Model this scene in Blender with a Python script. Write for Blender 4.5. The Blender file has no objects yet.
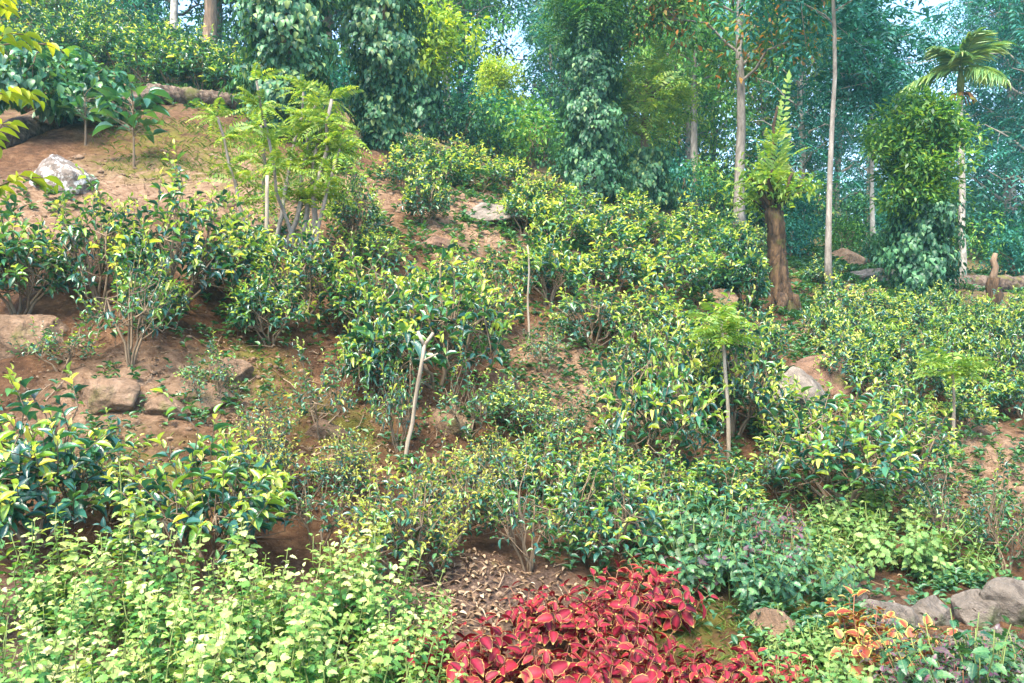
import bpy, math, random
import numpy as np
from mathutils import Vector

S = bpy.context.scene
COL = S.collection
R = math.radians
W_, H_, F_ = 1024, 683, 796.0
CAMZ = 1.6

# ------------------------------------------------------------------ noise
def _hash(ix, iy, iz, seed):
    h = (ix * 374761393 + iy * 668265263 + iz * 2147483647 + seed * 1274126177) & 0xffffffff
    h = ((h ^ (h >> 13)) * 1274126177) & 0xffffffff
    h = ((h ^ (h >> 16)) * 2246822519) & 0xffffffff
    return ((h ^ (h >> 15)) & 0xffffff) / float(0xffffff)

def vnoise(p, seed=0):
    p = np.asarray(p, float)
    i = np.floor(p).astype(np.int64); f = p - i
    f = f * f * (3 - 2 * f)
    r = 0
    for dx in (0, 1):
        for dy in (0, 1):
            for dz in (0, 1):
                w = (f[..., 0] if dx else 1 - f[..., 0]) * (f[..., 1] if dy else 1 - f[..., 1]) * (f[..., 2] if dz else 1 - f[..., 2])
                r = r + w * _hash(i[..., 0] + dx, i[..., 1] + dy, i[..., 2] + dz, seed)
    return r * 2 - 1

def fbm(p, octv=4, seed=0):
    p = np.asarray(p, float); a = 1; s = 0; t = 0
    for o in range(octv):
        s = s + a * vnoise(p * (2 ** o) + o * 17.3, seed + o); t += a; a *= .5
    return s / t

# ------------------------------------------------------------------ terrain
# ground rows read along columns of the hillside: (column, [(row, distance) ...])
CTRL = {
 -120: [(683, 3.0), (560, 4.0), (480, 5.2), (330, 6.8), (180, 9.5), (120, 13)],
 20:  [(683, 3.0), (560, 4.2), (500, 4.9), (400, 5.7), (350, 6.2), (300, 7.0), (190, 9.2), (140, 11.5), (112, 14), (70, 18), (20, 24)],
 130: [(683, 3.0), (560, 4.2), (500, 4.8), (400, 5.7), (355, 6.2), (300, 7.0), (195, 9.4), (150, 11.5), (98, 15), (60, 20), (35, 25)],
 240: [(683, 3.0), (580, 4.1), (500, 5.0), (420, 5.9), (350, 6.7), (285, 7.8), (210, 9.6), (150, 12.5), (115, 15.5), (92, 20), (75, 26)],
 370: [(683, 3.1), (600, 3.9), (560, 4.4), (480, 5.4), (420, 6.3), (360, 7.2), (280, 8.8), (210, 10.8), (165, 13.6), (135, 18), (118, 25)],
 500: [(683, 3.2), (600, 4.0), (550, 4.7), (480, 5.8), (400, 7.1), (310, 9.0), (250, 10.5), (207, 12.2), (192, 14), (172, 19), (158, 27)],
 620: [(683, 3.5), (600, 4.4), (560, 5.0), (480, 6.1), (400, 7.5), (330, 9.2), (265, 12), (225, 16), (205, 20.5), (198, 28)],
 720: [(683, 3.5), (600, 4.5), (540, 5.4), (450, 7.0), (380, 8.6), (310, 11.2), (250, 15.5), (225, 21), (215, 28)],
 800: [(683, 3.5), (620, 4.3), (560, 5.2), (500, 6.3), (420, 8.0), (345, 11), (300, 14.5), (268, 19), (245, 26)],
 880: [(683, 3.5), (640, 4.0), (578, 5.1), (500, 6.5), (430, 8.1), (350, 11), (305, 14.5), (278, 19), (250, 26)],
 970: [(683, 3.4), (645, 3.9), (585, 5.0), (500, 6.6), (440, 8.0), (360, 11), (312, 14.5), (287, 19), (262, 26)],
 1100: [(683, 3.5), (640, 4.1), (580, 5.1), (500, 6.6), (440, 8.2), (360, 11.2), (312, 15), (287, 19), (265, 26)],
}
_pts = []
for c, l in CTRL.items():
    for r_, d in l:
        _pts.append(((c - 512) / F_ * d, d, CAMZ + (341.5 - r_) / F_ * d))
_pts += [(-3, 1.2, .2), (0, 1.2, .1), (3, 1.2, .05), (-6, -3, .5), (0, -3, 0), (6, -3, -.1), (-14, 2, 2.4), (14, 3, -.2), (14, 10, .3), (22, 18, 1.4),
         (-15, 16, 7.5), (-20, 30, 13.5), (-10, 36, 13.0), (0, 38, 11.2), (8, 38, 7.2), (20, 38, 6.2), (32, 36, 5.2), (-26, 52, 20), (0, 58, 14), (20, 58, 9.5), (40, 56, 7.5),
         (-32, 10, 10), (36, 8, 1), (-20, -12, 5), (0, -16, 0), (22, -12, -.5), (-50, 30, 18), (60, 30, 4), (0, 90, 18), (-50, 80, 26), (50, 80, 10)]
_P = np.array(_pts)
def _phi(r):
    return np.where(r > 1e-9, r * r * np.log(np.maximum(r, 1e-9)), 0)
def _fit():
    xy = _P[:, :2] / 10; n = len(xy)
    K = _phi(np.linalg.norm(xy[:, None] - xy[None], axis=2)) + np.eye(n) * 2e-4
    Q = np.c_[np.ones(n), xy]
    A = np.zeros((n + 3, n + 3)); A[:n, :n] = K; A[:n, n:] = Q; A[n:, :n] = Q.T
    return np.linalg.solve(A, np.r_[_P[:, 2], 0, 0, 0])
_C = _fit()
def terrain(x, y):
    x = np.asarray(x, float); y = np.asarray(y, float); sh = x.shape
    q = np.c_[x.ravel(), y.ravel()]
    out = np.empty(len(q))
    for s in range(0, len(q), 20000):
        b = q[s:s + 20000] / 10
        out[s:s + 20000] = _phi(np.linalg.norm(b[:, None] - _P[None, :, :2] / 10, axis=2)) @ _C[:-3] + _C[-3] + b @ _C[-2:]
    p3 = np.c_[q, np.zeros(len(q))]
    d = np.hypot(q[:, 0], q[:, 1])
    amp = np.clip(d / 4, .3, 1)
    out += amp * (.13 * fbm(p3 * .9, 3, 5) + .09 * fbm(p3 * 3.1, 3, 9)) + .04 * fbm(p3 * 9, 3, 3)
    return out.reshape(sh)

_D = np.concatenate([np.linspace(2.2, 30, 1100), np.linspace(30.1, 90, 500)])
def at(px, py):
    x = (px - 512) / F_ * _D; z = CAMZ + (341.5 - py) / F_ * _D
    t = terrain(x, _D)
    k = np.nonzero(t >= z)[0]
    i = k[0] if len(k) else len(_D) - 1
    return Vector((x[i], _D[i], t[i]))
def on(px, d):
    x = (px - 512) / F_ * d
    return Vector((x, d, float(terrain(np.array([x]), np.array([d]))[0])))

# ------------------------------------------------------------------ mesh builder
class MB:
    def __init__(s):
        s.v = []; s.f = []; s.uv = []; s.n = 0; s.mi = []
    def add(s, verts, faces, uvs=None, mi=0):
        """verts (M,3); faces list of (K,4) or (K,3) int arrays; uvs per vertex (M,2)"""
        verts = np.asarray(verts, np.float32)
        s.v.append(verts)
        s.uv.append(np.zeros((len(verts), 2), np.float32) if uvs is None else np.asarray(uvs, np.float32))
        for f in faces:
            f = np.asarray(f, np.int64)
            if len(f):
                s.f.append(f + s.n); s.mi.append(np.full(len(f), mi, np.int32))
        s.n += len(verts)
    def mesh(s, name, mats, smooth=True):
        me = bpy.data.meshes.new(name)
        v = np.concatenate(s.v); uv = np.concatenate(s.uv)
        me.vertices.add(len(v)); me.vertices.foreach_set('co', v.ravel())
        loops = np.concatenate([f.ravel() for f in s.f]).astype(np.int32)
        cnt = np.concatenate([np.full(len(f), f.shape[1], np.int32) for f in s.f])
        start = np.r_[0, np.cumsum(cnt)[:-1]].astype(np.int32)
        me.loops.add(len(loops)); me.loops.foreach_set('vertex_index', loops)
        me.polygons.add(len(cnt)); me.polygons.foreach_set('loop_start', start)
        me.polygons.foreach_set('material_index', np.concatenate(s.mi))
        me.polygons.foreach_set('use_smooth', np.full(len(cnt), smooth, bool))
        ul = me.uv_layers.new(name='UVMap')
        ul.data.foreach_set('uv', uv[loops].ravel())
        me.update(); me.validate()
        for m in (mats if isinstance(mats, (list, tuple)) else [mats]):
            me.materials.append(m)
        return me

def nrm(a):
    return a / np.maximum(np.linalg.norm(a, axis=-1, keepdims=True), 1e-9)

# ---- leaf shapes: vertices (x across, y along, z up), quads, tris, uv
def shape_leaf(n, prof, cup=.25, droop=.25, serr=0., nx=1, ripple=0.):
    """lamina with a midrib fold; prof(t) gives the half width; nx strips each side"""
    ts = np.linspace(0, 1, n)
    xs = np.linspace(-1, 1, 2 * nx + 1)
    V = []; U = []
    for i, t in enumerate(ts):
        w = prof(t)
        for x in xs:
            ww = w
            yy = t
            if serr and abs(x) == 1 and 0 < i < n - 1:
                ww = w * (1 + (serr if i % 2 else -serr))
            z = cup * abs(x) * w - droop * t * t + (ripple * math.sin(i * 2.3) * abs(x) if 0 < i < n - 1 else 0)
            V.append((x * ww, yy, z)); U.append(((x + 1) / 2, t))
    m = 2 * nx + 1
    Q = [(i * m + j, i * m + j + 1, (i + 1) * m + j + 1, (i + 1) * m + j) for i in range(n - 1) for j in range(m - 1)]
    return np.array(V), np.array(Q), np.zeros((0, 3), int), np.array(U)

def ell(t): return .5 * math.sin(math.pi * min(1, max(0, t)) ** .9) ** .8 if 0 < t < 1 else .015
def heart(t): return .5 * max(.02, (math.sin(math.pi * t ** .62)) ** .75) if 0 < t < 1 else (.12 if t <= 0 else .01)
def ovate(t): return .5 * max(.02, math.sin(math.pi * t ** .72) ** .8) if 0 < t < 1 else .02

L_TEA = shape_leaf(5, ell, .5, .22)
L_TEAFAR = shape_leaf(4, ell, .5, .15)
L_HEART = shape_leaf(6, heart, .25, .3)
L_COLEUS = shape_leaf(10, ovate, .22, .30, .07, 2, .012)
L_NETTLE = shape_leaf(10, ovate, .2, .35, .2, 1, .04)
L_SIMPLE = shape_leaf(3, lambda t: .5 if .3 < t < .7 else .02, .35, .2)
L_STRAP = shape_leaf(5, lambda t: .5 * (1 - t) ** .6 + .02, .3, .45)
def _diamond():
    V = np.array([(0, 0, 0), (.5, .45, .1), (0, 1, -.12), (-.5, .45, .1)])
    return V, np.array([(0, 1, 2, 3)]), np.zeros((0, 3), int), np.array([(.5, 0), (1, .5), (.5, 1), (0, .5)])
L_DIA = _diamond()

def add_leaves(mb, tmpl, P, D, N, L, Wd, mi=0):
    TV, TQ, TT, TU = tmpl
    P = np.asarray(P, float); n = len(P)
    if n == 0: return
    D = nrm(np.asarray(D, float)); X = nrm(np.cross(D, np.asarray(N, float))); Z = np.cross(X, D)
    L = np.broadcast_to(np.asarray(L, float), (n,)); Wd = np.broadcast_to(np.asarray(Wd, float), (n,))
    V = P[:, None] + X[:, None] * (TV[None, :, 0:1] * Wd[:, None, None]) + D[:, None] * (TV[None, :, 1:2] * L[:, None, None]) + Z[:, None] * (TV[None, :, 2:3] * L[:, None, None])
    k = len(TV); off = (np.arange(n) * k)[:, None, None]
    fs = [(TQ[None] + off).reshape(-1, 4)]
    if len(TT): fs.append((TT[None] + off).reshape(-1, 3))
    mb.add(V.reshape(-1, 3), fs, np.tile(TU, (n, 1)), mi)

def add_fronds(mb, rng, P, D, N, L, pairs=9, ll=.22, lw=.05, droop=.35, tmpl=L_DIA, fwd=.45, ldroop=.2, prof=None):
    """pinnate leaves: leaflets in pairs along a drooping midrib"""
    P = np.asarray(P, float); n = len(P); D = nrm(np.asarray(D, float)); X = nrm(np.cross(D, N)); Z = np.cross(X, D)
    L = np.broadcast_to(np.asarray(L, float), (n,))
    ts = np.linspace(.15, 1, pairs)
    dn = np.array([0, 0, -1.])
    for t in ts:
        q = P + D * (t * L)[:, None] + dn * (droop * t * t * L)[:, None]
        tang = nrm(D + dn * (2 * droop * t))
        s_ = (math.sin(math.pi * (.12 + .84 * t)) ** .6 if prof is None else prof(t))
        for sg in (-1, 1):
            d = X * sg + tang * fwd + dn * ldroop + rng.normal(0, .08, (n, 3))
            add_leaves(mb, tmpl, q, d, Z + rng.normal(0, .2, (n, 3)), ll * L * s_, lw * L * (.5 + .5 * s_))
    d = nrm(D + dn * (2 * droop))
    add_leaves(mb, tmpl, P + D * L[:, None] + dn * (droop * L)[:, None], d, Z, ll * L * .6, lw * L)

def add_tube(mb, pts, radii, sides=6, mi=0, cap=True, rough=0., rng=None):
    pts = np.asarray(pts, float); n = len(pts)
    T = nrm(np.gradient(pts, axis=0))
    ref = np.array([1., 0, 0]) if abs(T[0][2]) > .6 else np.array([0, 0, 1.])
    V = []; U = []
    x = nrm(np.cross(ref, T[0]))
    ang = np.linspace(0, 2 * math.pi, sides, endpoint=False)
    for i in range(n):
        x = nrm(x - T[i] * np.dot(x, T[i])); y = np.cross(T[i], x)
        r = radii[i] if hasattr(radii, '__len__') else radii
        rr = r * (1 + (rng.normal(0, rough, sides) if rough else 0)) * np.ones(sides)
        V.append(pts[i] + (x[None] * np.cos(ang)[:, None] + y[None] * np.sin(ang)[:, None]) * rr[:, None])
        U.append(np.c_[ang / 6.2832, np.full(sides, i / max(1, n - 1))])
    V = np.concatenate(V); U = np.concatenate(U)
    i = np.arange(n - 1)[:, None] * sides; j = np.arange(sides)[None]; j2 = (j + 1) % sides
    Q = np.stack([i + j, i + j2, i + sides + j2, i + sides + j], -1).reshape(-1, 4)
    fs = [Q]
    if cap:
        c = np.array([pts[0], pts[-1]]); V = np.r_[V, c]; U = np.r_[U, [[.5, 0], [.5, 1]]]
        k = n * sides; a = np.arange(sides); b = (a + 1) % sides
        fs.append(np.stack([b, a, np.full(sides, k)], -1)); e = (n - 1) * sides
        fs.append(np.stack([a + e, b + e, np.full(sides, k + 1)], -1))
    mb.add(V, fs, U, mi)

def bend(a, b, n, rng, sag=0., wob=.03):
    a = np.asarray(a, float); b = np.asarray(b, float); t = np.linspace(0, 1, n)[:, None]
    L = np.linalg.norm(b - a)
    p = a + (b - a) * t + np.array([0, 0, sag * L]) * (np.sin(math.pi * t))
    w = rng.normal(0, wob * L, (n, 3)); w[0] = 0; w[-1] = 0
    return p + w

# ------------------------------------------------------------------ objects
def tag(o, label=None, cat=None, group=None, kind=None):
    if label: o['label'] = label
    if cat: o['category'] = cat
    if group: o['group'] = group
    if kind: o['kind'] = kind
    return o
def mesh_obj(name, me, parent=None):
    o = bpy.data.objects.new(name, me); COL.objects.link(o)
    if parent is not None: o.parent = parent
    return o
def thing(name, label, cat, loc, rz=0, sc=(1, 1, 1), group=None, tilt=(0, 0)):
    o = bpy.data.objects.new(name, None); COL.objects.link(o)
    o.location = loc; o.rotation_euler = (tilt[0], tilt[1], rz); o.scale = sc
    o.empty_display_size = .1
    return tag(o, label, cat, group)
def place(proto, label, loc, rz=0, sc=1, group=None, tilt=(0, 0)):
    """a new thing standing at loc with its own copy of every part of the prototype: proto = (name, category, [(part, mesh)])"""
    if not hasattr(sc, '__len__'): sc = (sc, sc, sc)
    t = thing(proto[0], label, proto[1], loc, rz, sc, group, tilt)
    for pn, me in proto[2]:
        mesh_obj(pn, me, t)
    return t

# ------------------------------------------------------------------ materials
def newmat(name):
    m = bpy.data.materials.new(name); m.use_nodes = True
    nt = m.node_tree; nt.nodes.clear()
    out = nt.nodes.new('ShaderNodeOutputMaterial')
    return m, nt, out
def ramp(nt, fac, stops, interp='LINEAR'):
    r = nt.nodes.new('ShaderNodeValToRGB'); r.color_ramp.interpolation = interp
    while len(r.color_ramp.elements) < len(stops): r.color_ramp.elements.new(.5)
    for e, (p, c) in zip(r.color_ramp.elements, stops):
        e.position = p; e.color = (c[0], c[1], c[2], 1)
    nt.links.new(fac, r.inputs[0]); return r.outputs[0]
def math_n(nt, op, a, b=None, clamp=False):
    n = nt.nodes.new('ShaderNodeMath'); n.operation = op; n.use_clamp = clamp
    for k, v in enumerate((a, b)):
        if v is None: continue
        if isinstance(v, (int, float)): n.inputs[k].default_value = v
        else: nt.links.new(v, n.inputs[k])
    return n.outputs[0]
def mixc(nt, fac, a, b, mode='MIX'):
    n = nt.nodes.new('ShaderNodeMix'); n.data_type = 'RGBA'; n.blend_type = mode
    for k, v in ((0, fac), (6, a), (7, b)):
        if isinstance(v, (int, float)): n.inputs[k].default_value = v
        elif isinstance(v, tuple): n.inputs[k].default_value = (v[0], v[1], v[2], 1)
        else: nt.links.new(v, n.inputs[k])
    return n.outputs[2]
def noise(nt, scale, detail=4, rough=.6, coord='Object', dist=0.):
    tc = nt.nodes.new('ShaderNodeTexCoord'); n = nt.nodes.new('ShaderNodeTexNoise')
    n.inputs['Scale'].default_value = scale; n.inputs['Detail'].default_value = detail; n.inputs['Roughness'].default_value = rough
    n.inputs['Distortion'].default_value = dist
    nt.links.new(tc.outputs[coord], n.inputs['Vector']); return n.outputs['Fac']

def leaf_mat(name, cols, rough=.4, spec=.5, trans=.3, tcol=None, rib=.25, margin=None, mstart=.72, heart=None, objvar=.06, pale_under=None):
    """cols: ramp stops picked per leaf; margin: edge colour; heart: colour towards the midrib"""
    m, nt, out = newmat(name)
    g = nt.nodes.new('ShaderNodeNewGeometry'); oi = nt.nodes.new('ShaderNodeObjectInfo')
    fac = math_n(nt, 'ADD', g.outputs['Random Per Island'], math_n(nt, 'MULTIPLY', math_n(nt, 'SUBTRACT', oi.outputs['Random'], .5), objvar * 4), True)
    c = ramp(nt, fac, cols)
    uv = nt.nodes.new('ShaderNodeUVMap'); sp = nt.nodes.new('ShaderNodeSeparateXYZ'); nt.links.new(uv.outputs[0], sp.inputs[0])
    ax = math_n(nt, 'MULTIPLY', math_n(nt, 'ABSOLUTE', math_n(nt, 'SUBTRACT', sp.outputs[0], .5)), 2)
    blot = noise(nt, 14, 3)
    c = mixc(nt, math_n(nt, 'MULTIPLY', blot, .35), c, mixc(nt, 1., c, (.55, .62, .55), 'MULTIPLY'))
    if heart:
        k = ramp(nt, ax, [(0, (1, 1, 1)), (.75, (0, 0, 0))])
        c = mixc(nt, k, c, heart)
    if rib:
        k = ramp(nt, ax, [(0, (rib, rib, rib)), (.13, (0, 0, 0))])
        c = mixc(nt, k, c, (.42, .5, .2))
    if margin:
        edge = math_n(nt, 'ADD', ax, math_n(nt, 'MULTIPLY', math_n(nt, 'SUBTRACT', blot, .5), .2))
        tip = ramp(nt, sp.outputs[1], [(.84, (0, 0, 0)), (.93, (1, 1, 1))])
        k = mixc(nt, 1., ramp(nt, edge, [(mstart, (0, 0, 0)), (mstart + .1, (1, 1, 1))]), tip, 'LIGHTEN')
        c = mixc(nt, k, c, margin)
    if pale_under:
        c = mixc(nt, math_n(nt, 'MULTIPLY', g.outputs['Backfacing'], .8), c, pale_under)
    p = nt.nodes.new('ShaderNodeBsdfPrincipled'); nt.links.new(c, p.inputs['Base Color'])
    p.inputs['Roughness'].default_value = rough; p.inputs['Specular IOR Level'].default_value = spec
    bmp = nt.nodes.new('ShaderNodeBump'); bmp.inputs['Strength'].default_value = .25; bmp.inputs['Distance'].default_value = .01
    nt.links.new(noise(nt, 40, 2), bmp.inputs['Height']); nt.links.new(bmp.outputs[0], p.inputs['Normal'])
    t = nt.nodes.new('ShaderNodeBsdfTranslucent')
    tc = mixc(nt, 1., c, tcol or (1.6, 1.5, .55), 'MULTIPLY'); nt.links.new(tc, t.inputs['Color'])
    mx = nt.nodes.new('ShaderNodeMixShader'); mx.inputs[0].default_value = trans
    nt.links.new(p.outputs[0], mx.inputs[1]); nt.links.new(t.outputs[0], mx.inputs[2]); nt.links.new(mx.outputs[0], out.inputs[0])
    return m
def bark_mat(name, cols, scale=6, stretch=.25, bump=.6, moss=None, moss_amt=.5, rough=.85):
    m, nt, out = newmat(name)
    tc = nt.nodes.new('ShaderNodeTexCoord'); mp = nt.nodes.new('ShaderNodeMapping'); mp.inputs['Scale'].default_value = (1, 1, stretch)
    nt.links.new(tc.outputs['Object'], mp.inputs[0])
    n = nt.nodes.new('ShaderNodeTexNoise'); n.inputs['Scale'].default_value = scale; n.inputs['Detail'].default_value = 6; n.inputs['Roughness'].default_value = .65; n.inputs['Distortion'].default_value = .4
    nt.links.new(mp.outputs[0], n.inputs['Vector'])
    c = ramp(nt, n.outputs['Fac'], cols)
    if moss:
        k = noise(nt, 3.2, 5)
        k = ramp(nt, k, [(moss_amt, (0, 0, 0)), (moss_amt + .12, (1, 1, 1))]); c = mixc(nt, k, c, moss)
    p = nt.nodes.new('ShaderNodeBsdfPrincipled'); nt.links.new(c, p.inputs['Base Color']); p.inputs['Roughness'].default_value = rough
    p.inputs['Specular IOR Level'].default_value = .25
    b = nt.nodes.new('ShaderNodeBump'); b.inputs['Strength'].default_value = bump; b.inputs['Distance'].default_value = .03
    nt.links.new(n.outputs['Fac'], b.inputs['Height']); nt.links.new(b.outputs[0], p.inputs['Normal'])
    nt.links.new(p.outputs[0], out.inputs[0]); return m

M = {}
M['tea_dark'] = leaf_mat('tea_dark', [(0, (.010, .062, .060)), (.4, (.022, .11, .088)), (.7, (.042, .17, .085)), (1, (.13, .28, .06))], .32, .75, .24)  # teal of the reflected sky is mixed into the mature leaf colour
M['tea_young'] = leaf_mat('tea_young', [(0, (.13, .29, .05)), (.45, (.30, .44, .08)), (.8, (.48, .53, .12)), (1, (.62, .60, .18))], .34, .6, .38)
M['tea_pale'] = leaf_mat('tea_pale', [(0, (.24, .32, .06)), (.5, (.42, .46, .10)), (1, (.60, .56, .18))], .42, .4, .4)
M['vine'] = leaf_mat('vine', [(0, (.012, .06, .035)), (.45, (.035, .13, .065)), (.85, (.08, .22, .095)), (1, (.22, .31, .10))], .45, .35, .22)
M['broad'] = leaf_mat('broad', [(0, (.02, .10, .06)), (.5, (.045, .17, .085)), (1, (.12, .26, .08))], .35, .6, .25)
M['sapling'] = leaf_mat('sapling', [(0, (.16, .28, .03)), (.5, (.30, .40, .035)), (1, (.48, .50, .05))], .42, .4, .4)
M['feather'] = leaf_mat('feather', [(0, (.09, .21, .04)), (.5, (.18, .31, .06)), (1, (.33, .41, .10))], .5, .35, .4, rib=0)
M['feather_dark'] = leaf_mat('feather_dark', [(0, (.015, .075, .03)), (.5, (.035, .14, .04)), (1, (.12, .26, .05))], .5, .35, .35, rib=0)
M['nettle'] = leaf_mat('nettle', [(0, (.10, .24, .05)), (.4, (.22, .34, .08)), (.75, (.36, .43, .15)), (1, (.50, .50, .26))], .5, .35, .3, rib=.12)
M['nettle_low'] = leaf_mat('nettle_low', [(0, (.03, .13, .035)), (.5, (.07, .22, .05)), (1, (.18, .34, .08))], .45, .4, .3, rib=.12)
M['red'] = leaf_mat('red', [(0, (.025, .004, .009)), (.3, (.085, .006, .011)), (.65, (.18, .012, .016)), (.9, (.25, .03, .022)), (1, (.28, .13, .05))], .55, .25, .2, tcol=(1.4, .5, .4), rib=0, margin=(.36, .25, .07), mstart=.89, heart=(.24, .013, .034))
M['orange'] = leaf_mat('orange', [(0, (.20, .07, .025)), (.5, (.34, .18, .045)), (1, (.44, .34, .09))], .5, .35, .3, tcol=(1.4, 1, .5), rib=0, margin=(.5, .5, .12), mstart=.8, heart=(.22, .03, .025))
M['purple'] = leaf_mat('purple', [(0, (.035, .03, .035)), (.5, (.05, .05, .045)), (.8, (.07, .10, .06)), (1, (.10, .16, .09))], .45, .45, .2, rib=.05, margin=(.12, .2, .1), mstart=.8, heart=(.14, .035, .09))
M['herb'] = leaf_mat('herb', [(0, (.018, .08, .042)), (.5, (.04, .14, .06)), (.9, (.10, .22, .07)), (1, (.10, .06, .08))], .42, .5, .26)
M['herb_light'] = leaf_mat('herb_light', [(0, (.07, .19, .05)), (.5, (.14, .26, .07)), (1, (.27, .36, .12))], .5, .35, .32)
M['fgreen'] = leaf_mat('fgreen', [(0, (.03, .12, .04)), (.5, (.08, .25, .06)), (.85, (.19, .37, .08)), (1, (.34, .45, .10))], .52, .25, .32, rib=0)
M['fdark'] = leaf_mat('fdark', [(0, (.012, .058, .044)), (.6, (.03, .115, .068)), (1, (.08, .21, .075))], .52, .25, .28, rib=0)
M['fhaze_teal'] = leaf_mat('fhaze_teal', [(0, (.010, .08, .078)), (.6, (.028, .165, .14)), (1, (.065, .26, .19))], .52, .25, .28, rib=0)  # blue haze of the distance painted into the leaf colour
M['fyellow'] = leaf_mat('fyellow', [(0, (.10, .22, .03)), (.5, (.22, .36, .04)), (1, (.42, .50, .06))], .42, .45, .4, rib=0)
M['fmixed'] = leaf_mat('fmixed', [(0, (.02, .08, .03)), (.6, (.06, .16, .04)), (.86, (.15, .24, .05)), (.93, (.35, .22, .05)), (1, (.40, .16, .04))], .52, .25, .3, rib=0)
M['fbright'] = leaf_mat('fbright', [(0, (.025, .11, .04)), (.4, (.07, .21, .05)), (.8, (.20, .36, .06)), (1, (.36, .46, .08))], .42, .45, .36, rib=0)
M['palm'] = leaf_mat('palm', [(0, (.08, .20, .08)), (.6, (.16, .30, .10)), (1, (.30, .40, .12))], .35, .6, .3, rib=0)
M['dead'] = leaf_mat('dead', [(0, (.10, .06, .035)), (.5, (.20, .13, .08)), (.9, (.34, .25, .17)), (1, (.50, .42, .32))], .7, .2, .1, tcol=(1.2, 1, .7), rib=.1)
M['grass'] = leaf_mat('grass', [(0, (.05, .13, .025)), (.5, (.12, .21, .04)), (1, (.24, .27, .08))], .55, .3, .35, rib=0)
M['twig'] = bark_mat('twig', [(.3, (.10, .07, .045)), (.7, (.24, .18, .12))], 30, .3, .3)
M['stem_green'] = bark_mat('stem_green', [(.3, (.08, .12, .035)), (.7, (.18, .22, .07))], 20, .3, .1)
M['stem_red'] = bark_mat('stem_red', [(.3, (.16, .05, .05)), (.7, (.26, .13, .06))], 20, .3, .1)
M['bark_grey'] = bark_mat('bark_grey', [(.3, (.09, .078, .065)), (.5, (.20, .175, .15)), (.7, (.33, .30, .26))], 9, .35, .7)
M['bark_white'] = bark_mat('bark_white', [(.32, (.07, .06, .045)), (.45, (.24, .22, .19)), (.68, (.44, .41, .36))], 8, .5, .5)
M['bark_brown'] = bark_mat('bark_brown', [(.3, (.06, .04, .028)), (.5, (.15, .10, .065)), (.7, (.28, .20, .14))], 8, .25, .9)
M['bark_moss'] = bark_mat('bark_moss', [(.36, (.010, .006, .004)), (.5, (.045, .026, .014)), (.66, (.11, .065, .032))], 14, .18, 1., (.07, .075, .015), .56)
M['stake'] = bark_mat('stake', [(.3, (.13, .10, .07)), (.5, (.25, .21, .16)), (.7, (.38, .33, .27))], 14, .2, .4)
M['log'] = bark_mat('log', [(.34, (.02, .013, .010)), (.5, (.085, .058, .043)), (.68, (.20, .15, .115))], 11, 1, 1., (.09, .09, .025), .54)

def rock_mat(name, cols, lichen=None, lich=.56, moss=None, mo=.6, bump=.5):
    m, nt, out = newmat(name)
    n = noise(nt, 5, 8, .65, dist=.3); c = ramp(nt, n, cols)
    if moss:
        c = mixc(nt, ramp(nt, noise(nt, 2.2, 5), [(mo, (0, 0, 0)), (mo + .1, (1, 1, 1))]), c, moss)
    v = noise(nt, 2.6, 5, .6, dist=1.2)
    c = mixc(nt, ramp(nt, v, [(.47, (0, 0, 0)), (.495, (.5, .5, .5)), (.52, (0, 0, 0))]), c, (.035, .026, .02))
    c = mixc(nt, math_n(nt, 'MULTIPLY', noise(nt, 30, 6, .75), .8), c, mixc(nt, 1., c, (.4, .38, .36), 'MULTIPLY'))
    if lichen:
        c = mixc(nt, ramp(nt, noise(nt, 7.5, 8, .7), [(lich, (0, 0, 0)), (lich + .06, (1, 1, 1))]), c, lichen)
    p = nt.nodes.new('ShaderNodeBsdfPrincipled'); nt.links.new(c, p.inputs['Base Color']); p.inputs['Roughness'].default_value = .85
    p.inputs['Specular IOR Level'].default_value = .3
    b = nt.nodes.new('ShaderNodeBump'); b.inputs['Strength'].default_value = bump; b.inputs['Distance'].default_value = .05
    nt.links.new(noise(nt, 16, 8, .7), b.inputs['Height']); nt.links.new(b.outputs[0], p.inputs['Normal'])
    nt.links.new(p.outputs[0], out.inputs[0]); return m
M['rock_tan'] = rock_mat('rock_tan', [(.3, (.12, .075, .045)), (.5, (.25, .16, .10)), (.7, (.37, .26, .18))], moss=(.12, .11, .03), mo=.58, bump=1)
M['rock_grey'] = rock_mat('rock_grey', [(.3, (.095, .08, .066)), (.5, (.215, .182, .15)), (.7, (.34, .295, .25))], lichen=(.36, .36, .33), lich=.62, moss=(.08, .10, .035), mo=.54, bump=1)
M['rock_white'] = rock_mat('rock_white', [(.3, (.12, .10, .085)), (.5, (.22, .18, .155)), (.7, (.33, .29, .25))], lichen=(.46, .46, .45), lich=.52, bump=1)
M['rock_red'] = rock_mat('rock_red', [(.3, (.12, .065, .042)), (.5, (.22, .13, .085)), (.7, (.30, .19, .13))], moss=(.10, .10, .03), mo=.56, bump=1)

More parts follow.
